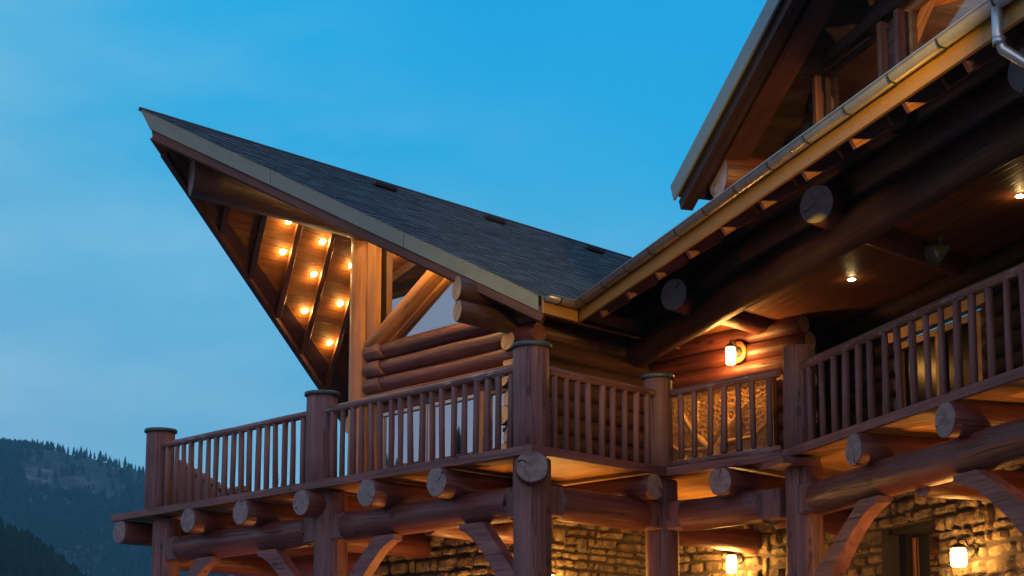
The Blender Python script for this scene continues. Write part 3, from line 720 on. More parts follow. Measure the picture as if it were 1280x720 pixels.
# fascia and gutter
def fas(p0, p1, out):
    beam('fascia_board', p0-UP*.12, p1-UP*.12, .04, .23, lodge, M_fascia, .004)
fas(WG(KG+.0, -1.455, EZ), WG(10.5, -1.455, EZ), -H)
fas(W(EA-.045, 1.82, EZ), W(EA-.045, KB-.03, EZ), -A)
def gutter(p0, p1, out, nb):
    d = (p1-p0); L = d.length; x = d.normalized(); 
    M = Matrix.Translation(p0) @ Matrix((out, UP, x)).transposed().to_4x4()
    M = Matrix.Translation(p0) @ Matrix((x, out, x.cross(out))).transposed().to_4x4()
    sgn = 1 if x.cross(out).z > 0 else -1
    bm = bmesh.new(); prof = []
    R = .068
    for k in range(13): an = pi+pi*k/12; prof.append((R+R*cos(an), R*sin(an)))
    prof += [(2*R+.012, .004), (2*R+.016, .016), (2*R+.004, .018), (2*R-.004, .006)]
    for k in range(12, -1, -1): an = pi+pi*k/12; prof.append((R+(R-.004)*cos(an), (R-.004)*sin(an)))
    ends = []
    for xx in (0, L): ends.append([bm.verts.new((xx, y_, z_*sgn)) for y_, z_ in prof])
    n_ = len(prof)
    for i in range(n_): j = (i+1) % n_; bm.faces.new((ends[0][i], ends[0][j], ends[1][j], ends[1][i]))
    # end caps
    for e_ in ends: bm.faces.new(e_[:13])
    gt = put('gutter', bm2me(bm, 'gutter'), M, M_gut, lodge, smooth=True)
    first = None
    for k in range(nb):
        xx = (k+.6)*L/nb
        bmb = bmesh.new(); ring = []
        for q_ in (-.009, .009):
            ring.append([bmb.verts.new((q_, R+(R+.004)*cos(pi+pi*s_/10), (R+.004)*sin(pi+pi*s_/10)*sgn)) for s_ in range(11)])
            ring.append([bmb.verts.new((q_, R+(R+.010)*cos(pi+pi*s_/10), (R+.010)*sin(pi+pi*s_/10)*sgn)) for s_ in range(11)])
        for s_ in range(10):
            for a_, b_ in ((0, 1), (1, 3), (3, 2), (2, 0)): bmb.faces.new((ring[a_][s_], ring[a_][s_+1], ring[b_][s_+1], ring[b_][s_]))
        # strap behind onto the fascia
        if first is None:
            first = put('gutter_bracket', bm2me(bmb, 'gutter_bracket'), M @ Matrix.Translation((xx, 0, 0)), M_iron, gt)
        else:
            bmb.free(); copy_tree(first, M @ Matrix.Translation((xx, 0, 0)), gt)
    return gt
gutter(WG(KG+.03, -1.48, EZ-.02), WG(10.5, -1.48, EZ-.02), -H, 17)
gutter(W(EA-.07, 1.80, EZ-.02), W(EA-.07, KB+.03, EZ-.02), -A, 2)
# downpipe from the gutter back to the logs
dp = tube('downpipe', [WG(6.98, -1.56, EZ-.08), WG(6.98, -1.56, EZ-.30), WG(6.99, -1.53, EZ-.42), WG(7.08, -1.40, EZ-.55), WG(7.86, -.62, EZ-1.15), WG(7.94, -.55, EZ-1.25), WG(7.94, -.52, -3.3)], .045, M_gut, lodge)
for k, (g_, i_, z_) in enumerate(((6.985, -1.555, EZ-.36), (7.14, -1.34, EZ-.60), (7.46, -1.02, EZ-.84))):
    M = Matrix.Translation(WG(g_, i_, z_)) @ frame_from((WG(6.98, -1.56, 0)-WG(6.98, -1.56, 1)) if k == 0 else (WG(7.86, -.62, EZ-1.15)-WG(7.08, -1.40, EZ-.55)))
    lathe('pipe_collar', [(.046, -.03), (.052, -.03), (.052, .03), (.046, .03)], M, M_gut, dp)
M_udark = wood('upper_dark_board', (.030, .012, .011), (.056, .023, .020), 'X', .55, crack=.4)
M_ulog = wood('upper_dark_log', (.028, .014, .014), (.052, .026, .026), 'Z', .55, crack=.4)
# --- gabled upper storey over the right wing
DI, DO, D0 = -.30, -1.20, -.25                    # wall plane, rake plane, lower end of the rake
DS = .449; DG = 4.9; dzz = 3.25
def dz_(g): return dzz + DS*((g-D0) if g < DG else (2*DG-g-D0))
def dslope(s0, s1): 
    return [WG(s0, DO, dz_(s0)), WG(s0, 6, dz_(s0)), WG(s1, 6, dz_(s1)), WG(s1, DO, dz_(s1))]
slab('upper_roof', dslope(D0, DG), .18, H, M_roof, lodge, M_udark)
slab('upper_roof', dslope(DG, 2*DG-D0), .18, H, M_roof, lodge, M_udark)
beam('upper_rake_trim', WG(D0-.03, DO-.03, dz_(D0)-.09), WG(DG, DO-.03, dz_(DG)-.09), .03, .23, lodge, M_rakeblue, .004)
beam('upper_rake_trim', WG(2*DG-D0+.03, DO-.03, dz_(D0)-.09), WG(DG, DO-.03, dz_(DG)-.09), .03, .23, lodge, M_rakeblue, .004)
beam('upper_barge_board', WG(D0+.05, DO+.10, dz_(D0)-.26), WG(DG, DO+.10, dz_(DG)-.26), .16, .14, lodge, M_udark, .006)
beam('upper_barge_board', WG(2*DG-D0-.05, DO+.10, dz_(D0)-.26), WG(DG, DO+.10, dz_(DG)-.26), .16, .14, lodge, M_udark, .006)
beam('upper_soffit_strip', WG(D0+.35, DO+.42, dz_(D0+.35)-.25), WG(DG, DO+.42, dz_(DG)-.25), .30, .05, lodge, wood('red_soffit', (.075, .022, .017), (.12, .036, .027), 'X', .5), .006)
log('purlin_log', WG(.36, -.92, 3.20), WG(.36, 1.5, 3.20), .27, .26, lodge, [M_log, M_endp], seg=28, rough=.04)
# its log front wall with two windows
wins = ((1.80, 3.12), (3.62, 5.2))
for k in range(11):
    z = 3.48+k*.25
    if z > dz_(DG)-.3: break
    gl_ = max(D0+.35, D0+(z+.30-dzz)/DS+.0); gr_ = 2*DG-gl_
    segs = [(gl_, gr_)]
    if z < 4.15: segs = [(gl_, 1.64), (5.36, gr_)]
    for s0, s1 in segs:
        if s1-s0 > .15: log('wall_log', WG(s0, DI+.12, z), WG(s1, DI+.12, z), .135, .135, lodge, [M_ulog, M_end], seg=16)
beam('window_header', WG(1.6, DI-.02, 4.08), WG(5.35, DI-.02, 4.08), .12, .13, lodge, M_udark)
for g_ in (1.755, 3.18, 3.52, 5.24):
    beam('window_trim', WG(g_, DI-.03, 2.9), WG(g_, DI-.03, 4.0), .09, .07, lodge, wood('trim_red', (.22, .085, .05), (.34, .14, .085), 'X', .45) if g_ == 1.755 else MATS['trim_red'], .005, up=G)
poly_wall('clapboard_pier', [WG(3.2, DI+.03, 2.8), WG(3.5, DI+.03, 2.8), WG(3.5, DI+.03, 4.0), WG(3.2, DI+.03, 4.0)], -H, .1, M_clap, lodge)
for s0, s1 in wins:
    window((WG(s0, DI+.05, 2.9), WG(s1, DI+.05, 2.9), WG(s1, DI+.05, 3.99), WG(s0, DI+.05, 3.99)), -H, .06, .06, M_clear, M_udark if s0 < 2 else M_honeyX)
# lit room behind those windows: back wall, ceiling, slanting roof timbers
poly_wall('room_wall', [WG(.9, 2.2, 2.6), WG(6.2, 2.2, 2.6), WG(6.2, 2.2, 5.0), WG(.9, 2.2, 5.0)], -H, .05, M_soff, lodge)
slab('room_ceiling', [WG(.9, DI+.3, 4.35), WG(6.2, DI+.3, 4.35), WG(6.2, 2.2, 4.9), WG(.9, 2.2, 4.9)], .04, G, M_soff, lodge, M_soff)
slab('room_floor', [WG(.9, DI+.2, 2.7), WG(6.2, DI+.2, 2.7), WG(6.2, 2.2, 2.7), WG(.9, 2.2, 2.7)], .04, G, M_soff, lodge, M_soff)
beam('roof_timber', WG(1.75, .15, 2.9), WG(3.35, .15, 4.35), .14, .14, lodge, M_honeyX)
beam('roof_timber', WG(3.85, .15, 3.0), WG(5.2, .15, 4.35), .14, .14, lodge, M_honeyX)

# ================================================================ BALCONY
balc = thing('balcony', W(0, 0, -3.4), 'long zigzag log balcony on heavy posts wrapped round the lodge', 'balcony')
_outer = [W(9.17, 0, 0), W(0, 0, 0), W(0, 2.45, 0), W(-1.77, 2.45, 0), WG(10.5, 0, 0), WG(10.5, 2.6, 0), W(-2.5, 5.1, 0), W(2.2, 5.1, 0), W(5.6, 8.5, 0), W(9.17, 8.5, 0)]
def ins(p, d): return p
dk = [W(9.13, .045, -.012), W(.045, .045, -.012), W(.045, 2.495, -.012), W(-1.76, 2.495, -.012), WG(10.5, .045, -.012), WG(10.5, 2.6, -.012), W(-.25, 6.2, -.012), W(-.25, 5.1, -.012), W(2.2, 5.1, -.012), W(5.6, 8.5, -.012), W(9.13, 8.5, -.012)]
slab('deck', dk, .06, A, M_beamX, balc, M_deckb)
fz = -.052
for p0, p1 in ((W(9.17, .022, fz), W(.0, .022, fz)), (W(.022, .046, fz), W(.022, 2.47, fz)), (W(.0, 2.472, fz), W(-1.78, 2.472, fz)), (WG(.03, .022, fz), WG(10.5, .022, fz)), (W(9.15, 8.5, fz), W(9.15, .046, fz))):
    beam('fascia_board', p0, p1, .044, .104, balc, M_beamX, .004)
jm = [M_post, M_end]
def joist(p, d, L=3.0, r=.185, m=None): log('joist_log', p, p+d*L, r, r, balc, m or [M_log, M_end], seg=26, flat_top=.92, rough=.05)
jz = -.28
for a_ in (8.92, 6.97, 5.67, 4.30, 2.93, 1.60): joist(W(a_, -.06 if a_ < 8 else .0, jz), B, 4.5 if a_ > 3 else 2.2, .185)
dg = (A+B).normalized()
joist(W(.02, .02, jz)-dg*.10, dg, 2.6, .195)
joist(W(-.05, 2.16, jz), A, 2.4, .165)
joist(W(-.90, 2.38, jz), B, 2.6, .18)
for g_ in (-1.0,): pass
for g_ in (.62, 1.84, 3.66, 5.22, 6.9, 8.6):
    if g_ > 1 : joist(WG(g_, -.06, jz), H, 2.5, .185 if g_ < 5 else .19)
beam('post_plate', WG(-.32, .12, -.155), WG(.30, .12, -.155), .50, .085, balc, M_beamX)
# newel posts with metal caps, support posts below
posts = [('A', 8.24, .26, .225, 1.24, True), ('A', 4.27, .26, .22, 1.24, True), ('A', .235, .235, .222, 1.24, True), ('A', .27, 2.62, .192, 1.23, True), ('G', .06, .24, .198, 1.27, False)]
def pp(k, u, v_, z): return W(u, v_, z) if k == 'A' else WG(u, v_, z)
for k, u, v_, r, h, cap in posts + [('G', 5.6, .24, .2, 1.24, False)]:
    nw = log('newel_post', pp(k, u, v_, -.02), pp(k, u, v_, h), r*1.0, r*.97, balc, [M_post, M_end], seg=30, rough=.02, hew=.015)
    if cap:
        M = Matrix.Translation(pp(k, u, v_, h)) @ Matrix.Rotation(.02, 4, 'X')
        lathe('post_cap', [(0, .045), (r*.7, .040), (r+.018, .028), (r+.026, .018), (r+.026, -.022), (r+.016, -.026), (r+.012, 0), (0, 0)], M, M_cap, nw)
lows = [('A', 8.22, .40, .215), ('A', 4.24, .42, .225), ('A', .28, .28, .228), ('A', .30, 2.70, .215), ('G', -.02, .30, .225), ('G', 5.55, .32, .225)]
for k, u, v_, r in lows:
    log('support_post', pp(k, u, v_, -3.45), pp(k, u, v_, -.12), r*1.06, r, balc, [M_post, M_end], seg=24, rough=.03, hew=.05)
# bearing logs under the joists, each with a hewn block where it meets a post
bz = -.60; br_ = .205
def bearing(p0, p1, r=br_):
    d = (p1-p0).normalized()
    log('bearing_log', p0+d*.20, p1-d*.20, r, r*1.02, balc, [M_log, M_end], seg=26, rough=.05, bow=.04, flat_top=.95)
    for p, dd in ((p0, d), (p1, -d)):
        beam('bearing_block', p-dd*.10, p+dd*.24, .30, .36, balc, M_post, .02)
bearing(W(8.0, .42, bz), W(4.44, .42, bz)); bearing(W(4.04, .42, bz), W(.5, .42, bz))
bearing(W(.30, .48, bz), W(.30, 2.48, bz)); bearing(W(.10, 2.72, bz), W(-1.55, 2.72, bz)); bearing(WG(.2, .30, bz), WG(5.35, .30, bz))
log('bearing_log', WG(5.7, .30, bz), WG(10.4, .30, bz), .2, .2, balc, [M_log, M_end])
# cross logs from the posts back to the stone wall
for p, d, L in ((W(4.24, .5, -.72), B, 1.7), (W(2.4, .55, -.66), B, 1.5), (W(8.22, .5, -.72), B, 7), (W(5.7, 2.6, -.72), A, 3.6), (W(5.7, 5.2, -.72), A, 3.6), (W(.5, 2.9, -.72), B, 2.0), (W(-1.3, 2.9, -.66), B, 1.9), (WG(2.55, .35, -.72), H, 1.2), (WG(4.9, .5, -.72), H, 1.1), (W(.5, .5, -.70), dg, 2.2)):
    log('cross_log', p, p+d*L, .17, .17, balc, [M_log, M_end], seg=20)
# curved braces
def brace(pt, pb, out, th_=.15, w0=.24, sag=.16):
    """pt: top end under the bearing log, pb: foot on the post; sawn curved board, thickness along out"""
    n_ = 14; d = pb-pt; dh = Vector((d.x, d.y, 0)); L = dh.length; x = dh.normalized(); D = -d.z
    lo_ = [(L*k/n_, -.075-(D-.075)*(k/n_)**1.55) for k in range(n_+1)]
    prof = [(0.0, 0.0)]+lo_+[(L, -D*.56), (.40, 0.0)]
    M = Matrix.Translation(pt) @ Matrix((x, UP, x.cross(UP))).transposed().to_4x4()
    bm = bmesh.new(); f_ = [bm.verts.new((a_, b_, th_/2)) for a_, b_ in prof]; g_ = [bm.verts.new((a_, b_, -th_/2)) for a_, b_ in prof]
    bm.faces.new(f_); bm.faces.new(list(reversed(g_)))
    for i in range(len(prof)): j = (i+1) % len(prof); bm.faces.new((f_[j], f_[i], g_[i], g_[j]))
    return put('curved_brace', bm2me(bm, 'curved_brace'), M, M_beamX, balc)
tz = -.80
brace(W(6.80, .33, tz), W(8.04, .36, tz-1.35), B)
brace(W(5.72, .36, tz), W(4.44, .38, tz-1.4), B)
brace(W(2.78, .36, tz), W(4.04, .38, tz-1.4), B)
brace(W(1.48, .30, tz), W(.48, .32, tz-1.3), B)
brace(WG(1.98, .22, tz), WG(.17, .24, tz-1.6), H, .17)
brace(WG(3.46, .22, tz), WG(5.38, .24, tz-1.6), H, .17)

# ================================================================ RAILINGS
def railing(p0, p1, n, label, zt=.985, bottom=False, rr=.055, zt1=None, rb=.040):
    d = p1-p0; zt1 = zt if zt1 is None else zt1
    R = thing('railing', p0, label, 'railing', 'log railings round the balcony')
    log('top_rail', p0+UP*zt, p1+UP*zt1, rr, rr*.96, R, [M_rail, M_end], seg=16, rough=.06)
    if bottom: log('bottom_rail', p0+UP*.075, p1+UP*.075, .04, .04, R, [M_rail, M_end], seg=14, rough=.05)
    else: beam('bottom_rail', p0+UP*.012, p1+UP*.012, .09, .022, R, M_beamX, .004)
    z0 = .12 if bottom else .03
    for k in range(n):
        tt = (k+.62+random.uniform(-.07, .07))/(n+.24)
        p = p0+d*tt; lean = d.normalized()*random.uniform(-.02, .02)
        log('baluster', p+UP*z0, p+UP*(zt+(zt1-zt)*tt-.03)+lean, rb*random.uniform(.86, 1.16), rb*random.uniform(.82, 1.08), R, [M_bal, M_end], seg=12, rough=.05)
    return R
railing(W(8.03, .20, 0), W(4.48, .20, 0), 17, 'outermost log railing section against open sky, far left')
railing(W(4.06, .20, 0), W(.45, .20, 0), 18, 'long log railing section in front of the dark windows')
railing(W(.20, .44, 0), W(.20, 2.44, 0), 9, 'short log railing section receding beside the biggest capped post')
railing(W(.08, 2.66, 0), W(-1.62, 2.66, 0), 7, 'log railing section in front of the orange carved panel', bottom=True, zt=1.0)
railing(WG(.24, .20, 0), WG(5.42, .20, 0), 18, 'steeply rising log railing section at the right under the porch ceiling', zt=1.0)
railing(WG(5.8, .20, 0), WG(10.4, .20, 0), 16, 'continuation of the right railing outside the picture')

# ================================================================ STONE WALL
stone = thing('stone_wall', W(2.4, WB, -3.4), 'ground floor wall of rough tan fieldstone with dark joints', 'wall')
rs_ = random.Random(21)
def stones(p0, p1, ztop, zbot, out, holes=(), name='wall_face'):
    d = p1-p0; L = Vector((d.x, d.y, 0)).length; x = Vector((d.x, d.y, 0)).normalized()
    base = Vector((p0.x, p0.y, 0)); 
    M = Matrix.Translation(base+UP*zbot) @ Matrix((x, UP, x.cross(UP))).transposed().to_4x4()
    sg = 1 if x.cross(UP).dot(out) > 0 else -1
    Hh = ztop-zbot
    bm = bmesh.new(); lay = bm.faces.layers.float.new('rnd')
    def blocked(x0, x1, y0, y1):
        return any(x1 > h[0] and x0 < h[1] and y1 > h[2] and y0 < h[3] for h in holes)
    def stone1(x0, x1, y0, y1):
        gap = rs_.uniform(.007, .015); x0 += gap; x1 -= gap; y0 += gap; y1 -= gap
        if x1-x0 < .04 or y1-y0 < .03: return
        nx_, ny_ = max(7, int((x1-x0)/.028)), max(7, int((y1-y0)/.028)); pr = rs_.uniform(.03, .075); off = Vector((rs_.uniform(0, 90),)*3)
        rc = rs_.uniform(.04, .40); tilt = rs_.uniform(-.05, .05); tilty = rs_.uniform(-.15, .15)
        cx, cy = (x0+x1)/2, (y0+y1)/2; hx, hy = (x1-x0)/2, (y1-y0)/2; gr = []
        j4 = [rs_.uniform(-.18, .10) for _ in range(4)]
        for j in range(ny_+1):
            row = []
            for i in range(nx_+1):
                u, w_ = -1+2*i/nx_, -1+2*j/ny_
                # squircle outline with skewed corners
                uu = u*sqrt(max(0, 1-w_*w_*.5*rc)); ww = w_*sqrt(max(0, 1-u*u*.5*rc))
                cor = j4[(0 if u < 0 else 1)+(0 if w_ < 0 else 2)]*abs(u*w_)
                uu *= 1+cor; ww *= 1+cor*.7
                X_, Y_ = cx+uu*hx, cy+ww*hy+tilt*uu*hx
                e = max(abs(u), abs(w_)); dome = (1-e**9)
                nz = noise.noise(Vector((X_*6, Y_*6, 0))+off)*.8+(.5-abs(noise.noise(Vector((X_*13, Y_*13, 3))+off)))*.9
                zz = pr*dome*(1+.25*nz+tilty*uu) + .022*nz*dome - .015*(1-dome)
                X_ += .010*noise.noise(Vector((X_*12, Y_*12, 7))+off)*(1 if e > .9 else .3); Y_ += .010*noise.noise(Vector((X_*12, Y_*12, 17))+off)
                row.append(bm.verts.new((X_, Y_, sg*zz)))
            gr.append(row)
        rv = rs_.random()
        for j in range(ny_):
            for i in range(nx_):
                f = bm.faces.new((gr[j][i], gr[j][i+1], gr[j+1][i+1], gr[j+1][i])); f[lay] = rv; f.smooth = True
    # irregular courses; now and then one tall stone spans two
    y = Hh; tallspans = []
    while y > .04:
        hgt = rs_.uniform(.09, .21); y0 = max(0, y-hgt); x_ = -rs_.uniform(0, .2); newspans = []
        while x_ < L:
            w_ = rs_.uniform(.10, .34) if rs_.random() < .74 else rs_.uniform(.32, .58)
            X0, X1 = max(0, x_), min(L, x_+w_)
            sp = [s for s in tallspans if s[1] > X0+.005 and s[0] < X1-.005]
            if sp:
                s = sp[0]
                if s[0] > X0+.07: X1 = s[0]
                else: x_ = s[1]; continue
            jog = rs_.uniform(-.012, .012)
            if X1-X0 > .06:
                hh = None
                for h in holes:
                    if X1 > h[0] and X0 < h[1] and y > h[2] and y0 < h[3]-.02: hh = h
                if hh is not None:
                    if X0 < hh[0]-.07: stone1(X0, hh[0]-.002, y0+jog, y+jog); x_ = hh[1]; continue
                    elif X1 > hh[1]+.05 and X0 >= hh[1]-.001: pass
                    else: x_ = max(hh[1], x_+.01) if X0 < hh[1] else X1; continue
                if rs_.random() < .13 and y0 > .3 and X1-X0 < .36 and not any(h[3] > y0-.25 and X1 > h[0]-.02 and X0 < h[1]+.02 for h in holes):
                    ex = rs_.uniform(.10, .16); stone1(X0, X1, y0-ex, y); newspans.append((X0, X1, y0-ex))
                else: stone1(X0, X1, y0+jog, y+jog)
            x_ = X1 if X1 > x_ else x_+w_
        # a spanning stone only blocks the next course
        tallspans = newspans; 
        if newspans: 
            nexth = max(.10, y0-min(s[2] for s in newspans)); 
        y = y0
    me = bpy.data.meshes.new(name); bm.to_mesh(me); bm.free()
    o = put(name, me, M, M_stone, stone)
    # mortar backing, open at the holes
    bmm = bmesh.new()
    def bx(x0, x1, y0, y1, z0, z1):
        if x1-x0 < .001 or y1-y0 < .001: return
        vs = [bmm.verts.new((xx, yy, zz)) for zz in (z0, z1) for yy in (y0, y1) for xx in (x0, x1)]
        for f in ((0, 1, 3, 2), (4, 6, 7, 5), (0, 4, 5, 1), (2, 3, 7, 6), (0, 2, 6, 4), (1, 5, 7, 3)): bmm.faces.new([vs[i] for i in f])
    z0, z1 = (0, -sg*.35)
    if not holes: bx(0, L, 0, Hh, min(z0, z1), max(z0, z1))
    else:
        h = holes[0]
        bx(0, h[0], 0, Hh, min(z0, z1), max(z0, z1)); bx(h[1], L, 0, Hh, min(z0, z1), max(z0, z1)); bx(h[0], h[1], h[3], Hh, min(z0, z1), max(z0, z1)); bx(h[0], h[1], 0, h[2], min(z0, z1), max(z0, z1))
    put('mortar', bm2me(bmm, 'mortar'), M, M_mortar, o)
    return M
ZT, ZB = ZD-.10, ZD-3.45
stones(W(5.45, WB, 0), W(2.40, WB, 0), ZT, ZB, -B)
stones(W(2.40, WB+.02, 0), W(2.40, PB, 0), ZT, ZB, -A)
stones(W(2.36, PB, 0), W(-.46, PB, 0), ZT, ZB, -B)
PI_ = 1.62                                        # the stone wall below stands further out
stones(WG(-2.28, PI_, 0), WG(10, PI_, 0), ZT, ZB, -H, holes=((2.28-.48, 2.28+.81, 0, 3.45-.83),))
stones(W(5.47, WB+.3, 0), W(5.47, 8.5, 0), ZT, ZB, A)
# door in the recess
beam('door_frame', WG(-.40, PI_+.30, -3.45), WG(-.40, PI_+.30, -.86), .14, .16, stone, M_black, .005, up=G)
beam('door_frame', WG(.84, PI_+.30, -3.45), WG(.84, PI_+.30, -.86), .14, .12, stone, M_black, .005, up=G)
beam('door_lintel', WG(-.50, PI_+.22, -.83), WG(.88, PI_+.22, -.83), .26, .14, stone, M_black, .006)
poly_wall('door_glass', [WG(-.33, PI_+.33, -3.4), WG(.79, PI_+.33, -3.4), WG(.79, PI_+.33, -.90), WG(-.33, PI_+.33, -.90)], -H, .03, M_glass, stone)
beam('door_muntin', WG(-.26, PI_+.31, -3.4), WG(-.26, PI_+.31, -.95), .03, .045, stone, M_honeyX, .004, up=G)
# ground floor paving
slab('paving', [W(9.6, -.8, -3.46), W(-.6, -.8, -3.46), W(-.6, 1.9, -3.46), WG(.2, -.8, -3.46), WG(10.5, -.8, -3.46), WG(10.5, 2.0, -3.46), W(-.6, 5.3, -3.46), W(2, 9, -3.46), W(9.6, 9, -3.46)], .3, A, plain('paving_stone', (.16, .13, .10), .85, 0, 6, .3, .6)).__setitem__('kind', 'structure')

# ================================================================ CARVED PANEL
def seg_d(px, py, x0, y0, x1, y1):
    vx, vy = x1-x0, y1-y0; t_ = max(0, min(1, ((px-x0)*vx+(py-y0)*vy)/(vx*vx+vy*vy))); return sqrt((px-x0-t_*vx)**2+(py-y0-t_*vy)**2), t_
branches = [(1.02, 0, 1.05, .45, .13, .11), (1.05, .45, .70, .78, .08, .05), (.70, .78, .45, 1.15, .05, .02), (1.05, .45, 1.30, .80, .09, .05), (1.30, .80, 1.62, 1.10, .05, .02), (1.30, .80, 1.22, 1.25, .04, .015), (.70, .78, .78, 1.25, .035, .015), (1.18, .60, 1.75, .62, .05, .02), (.92, .55, .40, .58, .05, .02), (.42, .58, .15, .75, .025, .01), (1.75, .62, 2.0, .8, .02, .01), (1.02, .05, .72, -.02, .07, .03), (1.05, .05, 1.4, -.02, .07, .03), (.62, .10, .50, .45, .03, .06), (.50, .45, .30, .40, .04, .02), (.62, .10, .60, 0, .03, .03)]
bm = bmesh.new(); lay = None; PW, PH = 2.1, 1.42; NX, NY = 190, 128; hv = []
for j in range(NY+1):
    row = []
    for i in range(NX+1):
        x, y = PW*i/NX, PH*j/NY
        hb = 0
        for (x0, y0, x1, y1, r0, r1) in branches:
            d_, t_ = seg_d(x+.02*noise.noise(Vector((x*6, y*6, 0))), y, x0, y0, x1, y1); r_ = r0+(r1-r0)*t_
            if d_ < r_: hb = max(hb, .055*sqrt(1-(d_/r_)**2)+.004)
        lf = noise.noise(Vector((x*26, y*26, 2))); zone = noise.noise(Vector((x*2.1, y*2.1, 9)))+.9*(y-.42)
        hl = (.016+.022*abs(lf)) if (zone > .12 and lf > -.35) else 0.0
        h_ = max(hb, hl)
        fr_ = min(x, PW-x, PH-y)
        if fr_ < .05: h_ = .05
        row.append((h_, hb))
    hv.append(row)
vs = [[bm.verts.new((PW*i/NX, PH*j/NY, hv[j][i][0])) for i in range(NX+1)] for j in range(NY+1)]
lay = bm.faces.layers.float.new('rnd')
for j in range(NY):
    for i in range(NX):
        f = bm.faces.new((vs[j][i], vs[j][i+1], vs[j+1][i+1], vs[j+1][i])); f.smooth = True
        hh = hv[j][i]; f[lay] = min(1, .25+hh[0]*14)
edge = [vs[0][i] for i in range(NX+1)]+[vs[j][NX] for j in range(1, NY+1)]+[vs[NY][i] for i in range(NX-1, -1, -1)]+[vs[j][0] for j in range(NY-1, 0, -1)]
bot = [bm.verts.new((v.co.x, v.co.y, -.04)) for v in edge]
for i in range(len(edge)): j = (i+1) % len(edge); bm.faces.new((edge[j], edge[i], bot[i], bot[j]))
bm.faces.new(list(reversed(bot)))
x_ = -A; Mp = Matrix.Translation(W(2.05, PB-.20, .10)) @ Matrix((x_, UP, x_.cross(UP))).transposed().to_4x4()
me = bpy.data.meshes.new('carved_panel'); bm.to_mesh(me); bm.free()
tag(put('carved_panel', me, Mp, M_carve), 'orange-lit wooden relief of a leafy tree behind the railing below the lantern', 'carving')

# ================================================================ LAMPS
def downlight(p, n, label, power, group):
    """recessed lamp: trim ring and glowing lens; n points out of the ceiling"""
    D = thing('ceiling_light', p, label, 'light', group); M = Matrix.Translation(p) @ frame_from(n)
    lathe('trim_ring', [(.050, -.01), (.050, .008), (.066, .006), (.070, -.012)], M, M_gut, D, 20)
    lathe('lens', [(0, .012), (.040, .014), (.050, -.0), (.050, -.012), (0, -.012)], M, M_bulb, D, 20)
    lamp('lamp_light', p+n*.075, power, D, .025)
    return D
dn = -((A*SL)+UP).normalized()
Lp = [(6.25, 1.12, 'topmost left, just under the ridge log'), (6.73, 1.38, 'outermost in the left row, nearest the rake'), (6.42, 1.91, 'top of the middle row under the ridge log'), (6.96, 2.17, 'middle of the three in the middle row'), (7.59, 2.49, 'lowest in the middle row'), (6.67, 2.70, 'top of the right row beside the tall post'), (7.33, 3.02, 'middle of the right row'), (8.04, 3.37, 'lowest of all the prow lights')]
for a_, b_, lb in Lp:
    downlight(on(a_, b_, -.235), dn, 'small starry spotlight in the prow soffit, '+lb, 4.8, 'spotlights in the prow soffit')
dn2 = -((A*(-SL))+UP).normalized()  # unseen spots added on the near slope to brighten the gable post and logs
for a_, b_, lb in ((4.95, 1.25, 'nearest the ridge'), (4.35, 1.35, 'second from the ridge'), (3.70, 1.55, 'third from the ridge'), (3.0, 1.75, 'lowest')):
    downlight(on(a_, b_, -.235), dn2, 'small unseen spotlight added in the near slope soffit, '+lb, 13, 'spotlights in the prow soffit')
downlight(WG(-.45, 1.28, 2.345), -UP, 'small warm ceiling light glowing alone under the dark porch ceiling', .45, 'lights in the porch ceiling')
downlight(WG(3.04, 1.36, 2.345), -UP, 'warm ceiling light at the right edge, higher on the porch ceiling', .9, 'lights in the porch ceiling')
def wall_lantern(p, out, label, power, r=.075, h=.25, plate=None, up_=.03):
    """jar lantern on a wall bracket: backplate, arm, hood, glass, cage, base"""
    Lt = thing('wall_lantern', p, label, 'lantern', 'wall lanterns'); c = p+out*.17; M = Matrix.Translation(c)
    Mb = Matrix.Translation(p+out*.0) @ frame_from(out)
    lathe('backplate', [(0, .03), (.06, .028), (.075, .015), (.078, 0), (0, 0)], Mb @ Matrix.Translation((0, .08, 0)), M_iron, Lt, 20)
    tube('arm', [p+out*.02+UP*.10, p+out*.08+UP*(h/2+.10), p+out*.17+UP*(h/2+.09), c+UP*(h/2+.045)], .012, M_iron, Lt, 8)
    lathe('hood', [(0, h/2+.06), (.02, h/2+.055), (r*.8, h/2+.03), (r*1.08, h/2+.006), (r*1.08, h/2-.004), (0, h/2-.002)], M, M_iron, Lt, 24)
    lathe('glass', [(0, -h/2), (r*.75, -h/2), (r*.95, -h/2+.02), (r*.95, h/2-.03), (r*.8, h/2-.006), (0, h/2-.006)], M, M_lant, Lt, 24)
    cg = lathe('cage', [(r*1.0, h*.27), (r*1.05, h*.27), (r*1.05, h*.32), (r*1.0, h*.32), (r*1.0, h*.27)], M, M_iron, Lt, 24)
    lathe('base_ring', [(r*1.0, -h*.42), (r*1.06, -h*.42), (r*1.06, -h*.36), (r*1.0, -h*.36), (r*1.0, -h*.42)], M, M_iron, Lt, 24)
    for dx in (out*(r+.08), out.cross(UP)*(r+.06), -out.cross(UP)*(r+.06)):
        lamp('lamp_light', c+dx-UP*.02, power/3, Lt, .05, col=(1, .46, .10))
    return Lt
upl = wall_lantern(W(.60, PB-.16, 1.90), -B, 'glowing jar lantern high on the log wall above the carved panel', 40)
M = Matrix.Translation(W(.62, PB-.145, 1.98)) @ frame_from(-B)
lathe('mounting_disc', [(0, .02), (.155, .018), (.165, .0), (0, 0)], M, M_honey, upl, 28)
wall_lantern(W(.70, PB-.10, -1.03), -B, 'bright jar lantern on the stone wall between the two inner posts', 55)
wall_lantern(WG(1.62, PI_-.10, -1.40), -H, 'square glowing lantern on the stone wall right of the dark door', 38, r=.095, h=.21)
